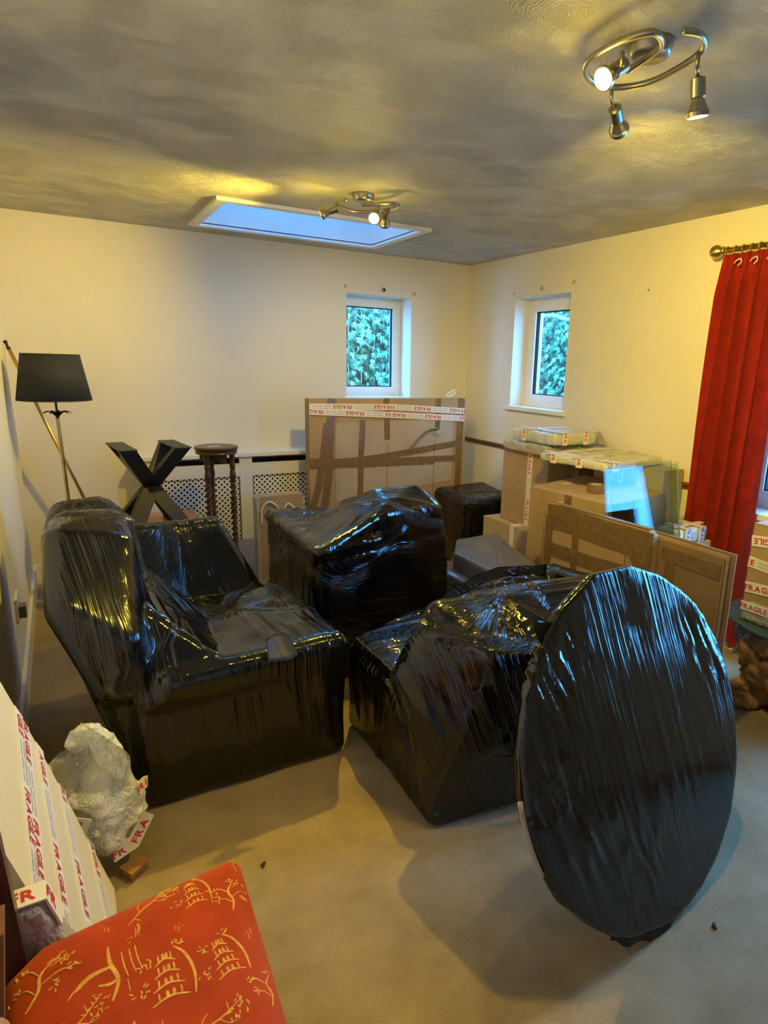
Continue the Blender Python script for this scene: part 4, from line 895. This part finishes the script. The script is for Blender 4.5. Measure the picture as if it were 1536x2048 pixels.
# ------------------------------------------------------------------ round glass table with packages
tc_ = V(-.354, -3.46, 0); TR, TZ = .328, .45
t = thing('glass_table', 'round glass coffee table on a carved root wood base at the right edge', 'table', tuple(tc_))
bm = bmesh.new(); lathe(bm, [(0.0001, TZ-.012), (TR-.004, TZ-.012), (TR, TZ-.009), (TR, TZ-.003), (TR-.004, TZ), (0.0001, TZ)], tc_, 96); bmo('glass_top', bm, M['tglass'], t)
bm = bmesh.new(); lathe(bm, [(TR-.002, TZ-.0125), (TR+.001, TZ-.011), (TR+.001, TZ-.001), (TR-.002, TZ+.0005)], tc_, 96); bmo('glass_rim', bm, M['gedgeblue'], t, smooth=True)
rp = []
def tb(a, r_, z_): return tuple(tc_+V(math.cos(a)*r_, math.sin(a)*r_, z_))
for k in range(18): rp += [tb(2*math.pi*k/18, .22, .405), tb(2*math.pi*k/18, .25, .36)]
hl = [rhull(rp, .026)]
for k in range(14):
    a = 2*math.pi*k/14+random.uniform(-.1, .1); r1 = .25+random.uniform(-.03, .03)
    hl.append(rhull([tb(a, .12, .10)+(.05,), tb(a, r1, .32)+(.045,), tb(a+.1, .18, .20)+(.06,)], .05))
for k in range(5):
    a = math.radians(62+72*k); hl.append(rhull([tb(a, .10, .06)+(.045,), tb(a, .265, .034)+(.032,), tb(a+.26, .275, .03)+(.028,)], .04))
    hl.append(rhull([tb(a, .11, .115)+(.035,), tb(a+.1, .25, .10)+(.028,)], .04))
me = remeshed(hl, .011, 2); co = arr(me); no = arr(me, 'vertex_normals', 'vector')
co += no*((ridged(co[:, 0]*16+co[:, 2]*22, co[:, 1]*16-co[:, 2]*14, 5)-.5)*.03+(ridged(co[:, 0]*40, co[:, 1]*40+co[:, 2]*30, 6)-.5)*.012)[:, None]; co[:, 2] = np.clip(co[:, 2], .001, TZ-.014)
me.vertices.foreach_set('co', co.ravel())
for p in me.polygons: p.use_smooth = True
link('carved_base', me, M['carve'], t)
def on_table(name, label, cat, pts, mat, tapes, **k): return parcel(name, label, cat, pts, mat, tapes, **k)
t = carton('tall_carton', 'brown FRAGILE taped carton standing on the glass table at the right edge', [(-.505, -3.24), (-.485, -3.64), (-.15, -3.62), (-.17, -3.22)], TZ+.001, .885, 'card', (0, 1, 2, 3))
nT = Vector((-.40, -.02, 0)).normalized(); off_ = lambda s, z: (-.505+.02*s-.002, -3.24-.40*s, z)
ftape(t, [off_(0, .80), off_(1, .845)], tuple(nT), .05, start=.11, flip=True); ftape(t, [off_(0, .70), off_(1, .665)], tuple(nT), .05, start=.13); ftape(t, [off_(0, .575), off_(1, .61)], tuple(nT), .05, start=0)
bm = bmesh.new(); slab(bm, [V(-.525, -3.19, TZ+.001), V(-.505, -3.232, TZ+.001), V(-.505, -3.232, .875), V(-.525, -3.20, .85)], (1, 0, 0), .002); bmo('clear_wrap', bm, M['sheet'], t)
parcel('wrapped_parcel', 'grey clear wrapped parcel lying on the glass table before the taped carton', 'parcel', bx8(-.60, -.55, -3.47, -3.31, TZ+.013, TZ+.075), 'poly', [([(-.615, -3.30, .525), (-.615, -3.48, .53)], (-1, 0, 0), dict(w=.04))], seed=12, amp=.005)
t = carton('small_carton', 'small yellowish carton on the glass table at the right edge', rect(-.625, -.535, -3.60, -3.495), TZ+.001, .575, 'card', (0, 1, 2, 3))

# ------------------------------------------------------------------ lamp, pole, X legs, stand, wood table
t = thing('floor_lamp', 'brass palm stem floor lamp with black drum shade in the left corner', 'lamp', (-3.235, -.62, 0))
lx, ly = -3.235, -.62
def lp(z): return V(lx-.012*(z-.6)/.6, ly, z)
bm = bmesh.new(); lathe(bm, [(.0001, .03), (.02, .03), (.04, .026), (.13, .02), (.14, .012), (.14, 0), (.0001, 0)], (lx, ly, 0), 40); bmo('base', bm, M['brass'], t, smooth=True)
bm = bmesh.new(); zz = np.linspace(.03, 1.19, 60); rr = [.0125+.0015*(1 if abs((z*8) % 1-.5) < .08 else 0)-.003*(z/1.2) for z in zz]; tube(bm, [lp(z) for z in zz], rr, 14); bmo('stem', bm, M['brass'], t, smooth=True)
for k in range(9):
    a = 2*math.pi*k/9; d = V(math.cos(a), math.sin(a), 0); s = V(-math.sin(a), math.cos(a), 0); bm = bmesh.new(); b0 = lp(1.19); rows = []
    for j in range(7):
        q = j/6; c = b0+d*(.075*q)+V(0, 0, .035*math.sin(q*2.4)); wv = .011*math.sin(math.pi*min(1, .15+q*.85))+.0006; rows.append((bm.verts.new(c+s*wv-V(0, 0, .004)), bm.verts.new(c), bm.verts.new(c-s*wv-V(0, 0, .004))))
    for a_, b_ in zip(rows, rows[1:]): bm.faces.new((a_[0], a_[1], b_[1], b_[0])); bm.faces.new((a_[1], a_[2], b_[2], b_[1]))
    bmesh.ops.solidify(bm, geom=bm.faces[:], thickness=.0015); bmo('palm_leaf', bm, M['leafm'], t)
bm = bmesh.new(); tube(bm, [lp(1.19), lp(1.30)], .007, 10); tube(bm, [lp(1.30), lp(1.38)], .018, 12); bmo('lamp_socket', bm, M['leafm'], t)
sc_ = lp(1.4); sc_.z = 0
bm = bmesh.new(); lathe(bm, [(.193, 1.288), (.149, 1.545), (.1475, 1.545), (.1915, 1.288), (.193, 1.288)], sc_, 72); sh = bmo('shade', bm, M['shade'], t, smooth=False)
for p in sh.data.polygons: p.use_smooth = True
bm = bmesh.new(); tube(bm, [sc_+V(.1915*math.cos(a), .1915*math.sin(a), 1.289) for a in np.linspace(0, 2*math.pi, 64, endpoint=False)], .003, 6, closed=True); tube(bm, [sc_+V(.148*math.cos(a), .148*math.sin(a), 1.545) for a in np.linspace(0, 2*math.pi, 64, endpoint=False)], .003, 6, closed=True); bmo('shade_trim', bm, M['shade'], t)
bm = bmesh.new()
for a in (0, 2.094, 4.189): tube(bm, [sc_+V(0, 0, 1.50), sc_+V(.147*math.cos(a), .147*math.sin(a), 1.535)], .002, 6)
tube(bm, [sc_+V(0, 0, 1.38), sc_+V(0, 0, 1.56)], .003, 6); bmo('shade_carrier', bm, M['brass'], t)

p0, p1 = V(-3.462, -.30, 1.57), V(-2.95, -.16, .02)
t = thing('loose_rod', 'thin brass rod with dark tip leaning in the left corner behind the lamp', 'rod', (p1.x, p1.y, 0))
bm = bmesh.new(); tube(bm, [p0, p1], .0105, 12); bmo('rod', bm, M['brass'], t, smooth=True)
dd = (p0-p1).normalized(); bm = bmesh.new(); lathe(bm, [(.0107, -.002), (.012, .006), (.0075, .012), (.0075, .03), (.011, .036), (.011, .046), (.0001, .052)], p0, 16, dd); bmo('tip', bm, M['leafm'], t, smooth=True)

t = thing('x_table_base', 'black metal X shaped table base standing on the low orange wood table', 'table base', (-2.79, -.875, .552))
XC, ZA, ZB = V(-2.80, -.872, 0), .5525, 1.04
ra = math.radians(6.6); ex, ey = V(math.cos(ra), math.sin(ra), 0), V(-math.sin(ra), math.cos(ra), 0)
def xq(a, b, z): q = XC+ex*a+ey*b; return V(q.x, q.y, z)
HX, HY = .148, .197
for z0_, z1_ in ((ZB-.006, ZB), (ZA, ZA+.006)):
    for xa in (-HX, HX): bm = bmesh.new(); slab(bm, [xq(xa-.047, -HY, z0_), xq(xa+.047, -HY, z0_), xq(xa+.047, HY, z0_), xq(xa-.047, HY, z0_)], (0, 0, 1), .006); bmo('mounting_plate', bm, M['steel'], t, bevel=.001)
for xt in (-HX, HX):
    for yt in (-HY+.045, HY-.045):
        bm = bmesh.new(); sx, sy = .045, .030
        A_ = [bm.verts.new(xq(xt+a, yt+b, ZB-.006)) for a, b in ((-sx, -sy), (sx, -sy), (sx, sy), (-sx, sy))]; B_ = [bm.verts.new(xq(-xt+a, -yt+b, ZA+.006)) for a, b in ((-sx, -sy), (sx, -sy), (sx, sy), (-sx, sy))]
        bm.faces.new(A_); bm.faces.new(B_)
        for k in range(4): bm.faces.new((A_[k], A_[(k+1) % 4], B_[(k+1) % 4], B_[k]))
        bmo('leg', bm, M['steel'], t, bevel=.002)
t = thing('low_wood_table', 'low orange brown wooden table under the black metal X base', 'table', (-2.755, -.84, 0))
bm = bmesh.new(); box(bm, -2.985, -2.525, -1.15, -.53, .522, .551); bmo('table_top', bm, M['oak'], t, bevel=.006)
for b in ((-2.95, -2.56, -1.12, -1.10), (-2.95, -2.56, -.58, -.56), (-2.96, -2.94, -1.10, -.58), (-2.57, -2.55, -1.10, -.58)): bm = bmesh.new(); box(bm, *b, .45, .522); bmo('apron', bm, M['oak'], t)
for x in (-2.955, -2.555):
    for y in (-1.115, -.565): bm = bmesh.new(); box(bm, x-.02, x+.02, y-.02, y+.02, 0, .522); bmo('leg', bm, M['oak'], t, bevel=.003)

t = thing('plant_stand', 'dark round topped plant stand on barley twist legs before the radiator cover', 'stand', (-2.362, -.62, 0))
sx_, sy_ = -2.362, -.62
bm = bmesh.new(); lathe(bm, [(.0001, .985), (.130, .985), (.138, .982), (.140, .975), (.138, .968), (.133, .965), (.131, .950), (.134, .945), (.131, .938), (.0001, .938)], (sx_, sy_, 0), 56); bmo('top', bm, M['walnut'], t, smooth=False)
bm = bmesh.new(); 
for k in range(3):
    a = math.radians(-70+120*k); b = math.radians(-70+120*(k+1)); slab(bm, [V(sx_+.10*math.cos(a), sy_+.10*math.sin(a), .938), V(sx_+.10*math.cos(b), sy_+.10*math.sin(b), .938), V(sx_+.10*math.cos(b), sy_+.10*math.sin(b), .88), V(sx_+(.10*(math.cos(a)+math.cos(b))/2), sy_+(.10*(math.sin(a)+math.sin(b))/2), .90), V(sx_+.10*math.cos(a), sy_+.10*math.sin(a), .88)], (math.cos((a+b)/2), math.sin((a+b)/2), 0), .012)
bmo('apron', bm, M['walnut'], t)
for k in range(3):
    a = math.radians(-20+120*k); c = V(sx_+.098*math.cos(a), sy_+.098*math.sin(a), 0); bm = bmesh.new(); n = 20; rings = []; hs = np.linspace(0, .938, 190)
    for z in hs:
        twist = .08 < z < .72; ring = []
        base_r = .0165 if twist else (.014+.006*abs(math.sin(z*38)) if z < .86 else .017)
        for j in range(n):
            th = 2*math.pi*j/n; r_ = base_r+(.0045*math.cos(2*(th-z*75)) if twist else 0); ring.append(bm.verts.new(c+V(r_*math.cos(th), r_*math.sin(th), z)))
        rings.append(ring)
    for A_, B_ in zip(rings, rings[1:]):
        for j in range(n): bm.faces.new((A_[j], A_[(j+1) % n], B_[(j+1) % n], B_[j]))
    bm.faces.new(rings[0][::-1]); bm.faces.new(rings[-1]); bmo('leg', bm, M['walnut'], t, smooth=True)
bm = bmesh.new(); lathe(bm, [(.0001, .30), (.085, .30), (.088, .29), (.085, .28), (.0001, .28)], (sx_, sy_, 0), 32); bmo('lower_shelf', bm, M['walnut'], t)
bm = bmesh.new(); slab(bm, [V(-2.42, -.66, .9855), V(-2.34, -.655, .9855), V(-2.345, -.62, .9855), V(-2.42, -.625, .9855)], (0, 0, 1), .0008)
tag(bmo('paper_label', bm, M['ftape'], origin=(-2.38, -.64, .9855)), 'small white paper slip lying on the round plant stand', 'paper')

# ------------------------------------------------------------------ foreground left: leaning pack, bubble bundle, red chair
t = thing('leaning_pack', 'large cream board pack with several FRAGILE tapes leaning on the left wall', 'pack', (-3.25, -3.4, 0))
A = V(-3.214, 0, .004); B = V(-3.432, 0, .775); up = (B-A).normalized(); pn = V(up.z, 0, -up.x); 
if pn.x < 0: pn = -pn
def pk(y, z, d=0): return A+up*((z-.004)/up.z)+V(0, y, 0)+pn*d
bm = bmesh.new(); slab(bm, [pk(-3.12, .02), pk(-3.105, .3), pk(-3.10, .55), pk(-3.12, .775), pk(-3.655, .775), pk(-3.655, .02)], -pn, .036); bmo('board', bm, M['foam'], t, bevel=.004)
for (a, b, st) in (((-3.11, .645), (-3.65, .505), .06), ((-3.11, .612), (-3.65, .475), .0), ((-3.10, .525), (-3.65, .345), .02), ((-3.10, .385), (-3.65, .18), .10), ((-3.11, .195), (-3.5, .03), .04)):
    ftape(t, [pk(*a), pk(*b)], tuple(pn), .048, start=st, off=.0012)

t = thing('bubble_wrap_bundle', 'crumpled clear bubble wrap bundle with red FRAGILE tape before the left armchair', 'bubble wrap', (-3.2, -2.97, 0))
hl = [rhull([(-3.195, -2.97, .22, .085), (-3.165, -2.97, .165, .065), (-3.215, -2.98, .125, .075), (-3.225, -2.97, .27, .075)], .08),
      rhull([(-3.265, -2.955, .405, .05), (-3.25, -2.95, .445, .035), (-3.205, -2.955, .355, .05), (-3.22, -2.97, .27, .07)], .05),
      rhull([(-3.295, -2.975, .25, .045), (-3.285, -3.0, .165, .05), (-3.22, -2.98, .2, .07), (-3.245, -3.02, .12, .045)], .04),
      rhull([(-3.355, -2.955, .36, .006), (-3.30, -2.95, .395, .008), (-3.30, -2.965, .30, .012), (-3.26, -2.96, .32, .03)], .03),
      rhull([(-3.255, -3.03, .17, .035), (-3.225, -3.04, .13, .03), (-3.20, -3.04, .19, .03), (-3.22, -3.0, .15, .04)], .03)]
me = remeshed(hl, .006, 4); co = arr(me); no = arr(me, 'vertex_normals', 'vector')
d = (ridged(co[:, 0]*11+co[:, 1]*6+3, co[:, 2]*12-co[:, 0]*5, 18)-.6)*.030+(ridged(co[:, 0]*55+co[:, 1]*20, co[:, 2]*55-co[:, 1]*23, 19)-.5)*.006+(vnoise(co[:, 0]*14+co[:, 2]*5, co[:, 2]*15+co[:, 1]*9, 8)-.5)*.030+(ridged(co[:, 0]*26, co[:, 2]*26+co[:, 1]*13, 9)-.5)*.010
co += no*d[:, None]; co[:, 2] = np.maximum(co[:, 2], .003); me.vertices.foreach_set('co', co.ravel())
for p in me.polygons: p.use_smooth = True
link('wrap', me, M['crinkle'], t)
for k, (A_, B_) in enumerate((([(-3.36, -2.955, .37), (-3.33, -2.96, .40), (-3.29, -2.955, .43), (-3.26, -2.95, .49)], [(-3.33, -3.0, .27), (-3.30, -3.02, .30), (-3.27, -3.02, .34), (-3.24, -3.0, .40)]), ([(-3.26, -2.97, .495), (-3.22, -2.98, .46), (-3.17, -2.98, .40), (-3.14, -2.975, .35)], [(-3.25, -3.03, .42), (-3.21, -3.05, .37), (-3.17, -3.05, .31), (-3.13, -3.04, .27)]))):
    film_flap(t, 'loose_wrap', [A_, B_], .0012, 'clear', .022, seed=k+20)
def scrap(pts, n, w=.042):
    return ftape(t, pts, n, w, start=0)
ftape(t, [(-3.215, -3.058, .085), (-3.155, -3.040, .095), (-3.105, -3.005, .155)], [(-.1, -1, .2), (.2, -1, .2), (.6, -.8, .2)], .045, off=.003)
ftape(t, [(-3.128, -3.018, .255), (-3.108, -2.988, .255), (-3.098, -2.958, .235)], [(.3, -1, .3), (.6, -.8, .3), (.9, -.4, .1)], .035, off=.003)
ftape(t, [(-3.31, -3.065, .24), (-3.265, -3.07, .22)], (-.1, -1, .15), .04, off=.006)
bm = bmesh.new(); slab(bm, [V(-3.17, -3.10, .0), V(-3.12, -3.06, .0), V(-3.14, -3.02, .0), V(-3.20, -3.05, .0)], (0, 0, 1), .03); bmo('dark_scrap', bm, M['carve'], t, bevel=.008)

# the red chair
t = thing('red_dining_chair', 'dark wood dining chair with orange red velvet seat in the left foreground', 'chair', (-3.2, -3.95, 0))
SP = [(-3.352, -3.728), (-2.985, -3.676), (-2.975, -3.70), (-2.995, -4.22), (-3.39, -4.24), (-3.405, -3.78)]
c0 = V(-3.19, -3.95, 0)
def inside_d(x, y):
    m = 9
    for (a, b), (c, e) in zip(SP, SP[1:]+SP[:1]):
        ex, ey = c-a, e-b; l = math.hypot(ex, ey); m = min(m, ((x-a)*ey-(y-b)*ex)/l*(1)) if False else min(m, abs((x-a)*ey-(y-b)*ex)/l)
    return m
def seat_z(x, y): return .462+.034*(1-math.exp(-inside_d(x, y)/.022))+.010*(1-math.exp(-inside_d(x, y)/.12))
bm = bmesh.new(); rows = []
def bound(th):
    d = V(math.cos(th), math.sin(th), 0); best = 9
    for (a, b), (c, e) in zip(SP, SP[1:]+SP[:1]):
        ex, ey = c-a, e-b; det = d.x*(-ey)+d.y*ex
        if abs(det) < 1e-9: continue
        s = ((a-c0.x)*(-ey)+(b-c0.y)*ex)/det; q = (d.x*(b-c0.y)-d.y*(a-c0.x))/det
        if s > 0 and -1e-6 <= q <= 1+1e-6: best = min(best, s)
    return best
nth, nr = 180, 26; cen = bm.verts.new((c0.x, c0.y, seat_z(c0.x, c0.y))); ring = []
for k in range(1, nr+1):
    q = 1-(1-k/nr)**1.8; row = []
    for j in range(nth):
        th = 2*math.pi*j/nth; r_ = bound(th)*q; x, y = c0.x+r_*math.cos(th), c0.y+r_*math.sin(th); row.append(bm.verts.new((x, y, seat_z(x, y))))
    ring.append(row)
for z, sc in ((.445, 1.004), (.41, 1.0), (.405, .97)):
    ring.append([bm.verts.new((c0.x+(v.co.x-c0.x)*sc, c0.y+(v.co.y-c0.y)*sc, z)) for v in ring[nr-1]])
for j in range(nth): bm.faces.new((cen, ring[0][j], ring[0][(j+1) % nth]))
for A_, B_ in zip(ring, ring[1:]):
    for j in range(nth): bm.faces.new((A_[j], B_[j], B_[(j+1) % nth], A_[(j+1) % nth]))
bm.faces.new(ring[-1])
seat = bmo('seat', bm, M['velvet'], t, smooth=True)
def seat_in(x, y):
    n = 0
    for (a, b), (c, e) in zip(SP, SP[1:]+SP[:1]):
        if (b > y) != (e > y) and x < (c-a)*(y-b)/(e-b)+a: n += 1
    return n % 2 == 1 and inside_d(x, y) > .002
def motif(c, kind, s, ang=0, seed=0):
    """golden woven figure: strokes lying on the seat"""
    rnd = random.Random(seed); bm = bmesh.new(); ca, sa = math.cos(ang), math.sin(ang)
    def stroke(pts, w):
        P_ = []
        for u, v in bezpath([(a, b, 0) for a, b in pts], 4) and [(q.x, q.y) for q in bezpath([(a, b, 0) for a, b in pts], 4)]:
            x = c[0]+(u*ca-v*sa)*s; y = c[1]+(u*sa+v*ca)*s; P_.append(V(x, y, seat_z(x, y)+.0006))
        if any(not seat_in(p.x, p.y) for p in P_): return
        k = len(P_); L_ = []
        for i, p in enumerate(P_):
            d = (P_[min(i+1, k-1)]-P_[max(i-1, 0)]).normalized(); sd = V(-d.y, d.x, 0)*w*s*(.35+.65*math.sin(math.pi*(i+.5)/k)); sd *= .62; L_.append((bm.verts.new(p+sd), bm.verts.new(p-sd)))
        for a, b in zip(L_, L_[1:]): bm.faces.new((a[0], a[1], b[1], b[0]))
    def leafcl(u, v, n, r):
        for _ in range(n):
            a = rnd.uniform(0, 6.28); q = rnd.uniform(.2, 1)*r; x, y = u+q*math.cos(a), v+q*math.sin(a); b = rnd.uniform(0, 6.28); stroke([(x, y), (x+.05*math.cos(b), y+.05*math.sin(b)), (x+.10*math.cos(b), y+.10*math.sin(b))], .028)
    if kind == 'tree':
        stroke([(-.1, -.6), (0, -.2), (-.08, .15), (.1, .5)], .05); stroke([(-.02, -.1), (.25, .15), (.5, .2)], .03); stroke([(-.06, .1), (-.3, .3), (-.5, .28)], .03); stroke([(0, -.3), (-.25, -.1), (-.45, -.12)], .025); stroke([(.05, .3), (.3, .5)], .025)
        for u, v in ((.5, .2), (-.5, .28), (.1, .55), (.32, .5), (-.45, -.12), (.3, -.1)): leafcl(u, v, 7, .14)
    elif kind == 'branch':
        stroke([(-.7, -.35), (-.2, -.1), (.2, .02), (.7, .3)], .035); stroke([(-.3, -.15), (-.25, .1), (-.1, .25)], .022); stroke([(.1, 0), (.3, -.2), (.5, -.2)], .022); stroke([(-.5, -.25), (-.4, -.45)], .02); stroke([(.35, .1), (.35, .35)], .02)
        for u, v in ((.5, -.15), (.7, .1), (.4, .0), (.6, .3)): leafcl(u, v, 6, .16)
    elif kind == 'pagoda':
        for k_ in range(4):
            z_ = -.5+.3*k_; w_ = .35-.05*k_; stroke([(-w_, z_-.05), (0, z_+.06), (w_, z_-.05)], .04); stroke([(-w_*.6, z_+.03), (-w_*.6, z_+.2)], .03); stroke([(w_*.6, z_+.03), (w_*.6, z_+.2)], .03); stroke([(-w_*.15, z_+.05), (-w_*.15, z_+.2)], .05); stroke([(w_*.2, z_+.05), (w_*.2, z_+.2)], .05)
        stroke([(.45, -.6), (.5, -.1), (.4, .4), (.2, .7)], .05); leafcl(-.5, -.2, 8, .2); leafcl(-.4, .5, 8, .2); leafcl(.3, .75, 6, .15)
    elif kind == 'boat':
        stroke([(-.6, .05), (-.3, .22), (.1, .2)], .09); stroke([(.15, .75), (.1, .3), (.15, -.2), (-.05, -.6)], .07); stroke([(-.2, -.1), (.0, -.2), (.15, -.15)], .06); stroke([(-.75, -.05), (-.6, .08), (-.5, .1)], .03)
        for u in (.35, .5, .62): stroke([(u, .45), (u-.03, .1), (u-.02, -.25)], .025)
        stroke([(.3, -.3), (.28, -.6)], .02)
    else:
        for _ in range(3): u = rnd.uniform(-.4, .4); v = rnd.uniform(-.4, .4); stroke([(u, v+.25), (u+.03, v), (u-.02, v-.25)], .035)
        leafcl(0, 0, 4, .3)
    return bmo('woven_motif', bm, M['gold'], seat)
for k, (c, kind, s, a) in enumerate((((-3.165, -3.745), 'branch', .075, .35), ((-3.085, -3.765), 'pagoda', .062, .1), ((-3.015, -3.80), 'tree', .068, 0), ((-2.992, -3.705), 'branch', .03, 1.2), ((-3.12, -3.835), 'dash', .025, 0), ((-3.20, -3.82), 'dash', .05, 0), ((-3.245, -3.885), 'boat', .085, .15), ((-3.345, -3.835), 'tree', .085, -.3),
        ((-3.155, -3.935), 'pagoda', .085, 0), ((-3.06, -3.94), 'pagoda', .07, .15), ((-3.01, -3.90), 'dash', .03, 0), ((-3.30, -3.95), 'branch', .07, .3), ((-3.00, -4.02), 'tree', .06, 0), ((-3.10, -4.05), 'branch', .07, 0), ((-3.22, -4.05), 'boat', .08, .1), ((-3.25, -3.765), 'dash', .03, 0), ((-3.20, -4.15), 'tree', .08, 0), ((-3.05, -4.15), 'boat', .07, 0))):
    motif(c, kind, s, a, k)
bm = bmesh.new(); prism(bm, [(x*.985+c0.x*.015, y*.985+c0.y*.015) for x, y in SP], .355, .405); bmo('seat_rail', bm, M['mahog'], t, bevel=.004)
for x, y in ((-3.005, -3.71), (-3.02, -4.20)): bm = bmesh.new(); lathe(bm, [(.014, 0), (.019, .03), (.021, .2), (.023, .36)], (x, y, 0), 16); bmo('leg', bm, M['mahog'], t, smooth=True)
for y in (-3.745, -4.215):
    bm = bmesh.new(); pts = [V(-3.40, y, .001), V(-3.395, y, .25), V(-3.392, y, .45), V(-3.41, y, .8), V(-3.445, y, 1.0)]
    rows = [[bm.verts.new(p+q) for q in (V(-.02, -.014, 0), V(.022, -.014, 0), V(.022, .014, 0), V(-.02, .014, 0))] for p in pts]
    for A_, B_ in zip(rows, rows[1:]):
        for k in range(4): bm.faces.new((A_[k], A_[(k+1) % 4], B_[(k+1) % 4], B_[k]))
    bm.faces.new(rows[0]); bm.faces.new(rows[-1]); bmo('back_post', bm, M['mahog'], t, bevel=.003)
for z0_, z1_, xx in ((.90, 1.0, -3.44), (.60, .66, -3.41)): bm = bmesh.new(); box(bm, xx-.012, xx+.012, -4.20, -3.76, z0_, z1_); bmo('back_rail', bm, M['mahog'], t, bevel=.003)
bm = bmesh.new(); slab(bm, [V(-3.40, -3.875, .47), V(-3.40, -3.845, .47), V(-3.378, -3.845, .685), V(-3.378, -3.895, .672)], (-1, 0, 0), .02); bmo('back_slat', bm, M['rail'], t, bevel=.002)
t2 = parcel('wrapped_parcel', 'grey bubble wrapped piece with red tape end between the chair back and leaning pack', 'parcel', [(x, y, z) for z, xa, xb in ((.02, -3.40, -3.27), (.40, -3.39, -3.30), (.545, -3.385, -3.35)) for x in (xa, xb) for y in (-3.672, -3.712)], 'poly', [([(-3.395, -3.695, .562), (-3.335, -3.69, .560), (-3.315, -3.69, .49)], [(0, 0, 1), (.6, 0, .8), (1, 0, .3)], dict(w=.05))], seed=15, amp=.005, r=.010)
hl = [rhull([(-3.40, -3.93, .532, .02), (-3.375, -4.05, .532, .02), (-3.43, -4.2, .532, .02), (-3.385, -4.18, .532, .02), (-3.43, -3.96, .575, .02)], .02)]
me = remeshed(hl, .008, 3)
for p in me.polygons: p.use_smooth = True
tag(link('small_cushion', me, M['suede'], None, (-3.40, -4.05, .50)), 'fuzzy tan cushion corner on the red velvet seat at the lower left', 'cushion')

# crumbs on the carpet
for (x, y, r_, lb) in ((-2.81, -3.218, .011, 'small dark crumb on the carpet beyond the red chair seat'), (-1.739, -4.056, .010, 'small dark crumb on the carpet right of the wrapped round tabletop')):
    me = remeshed([rhull([(x, y, .004), (x+r_, y+.004, .006), (x+.002, y-r_*.8, .004)], .004)], .002, 1)
    tag(link('carpet_crumb', me, M['crumb'], None, (x, y, 0)), lb, 'crumb')
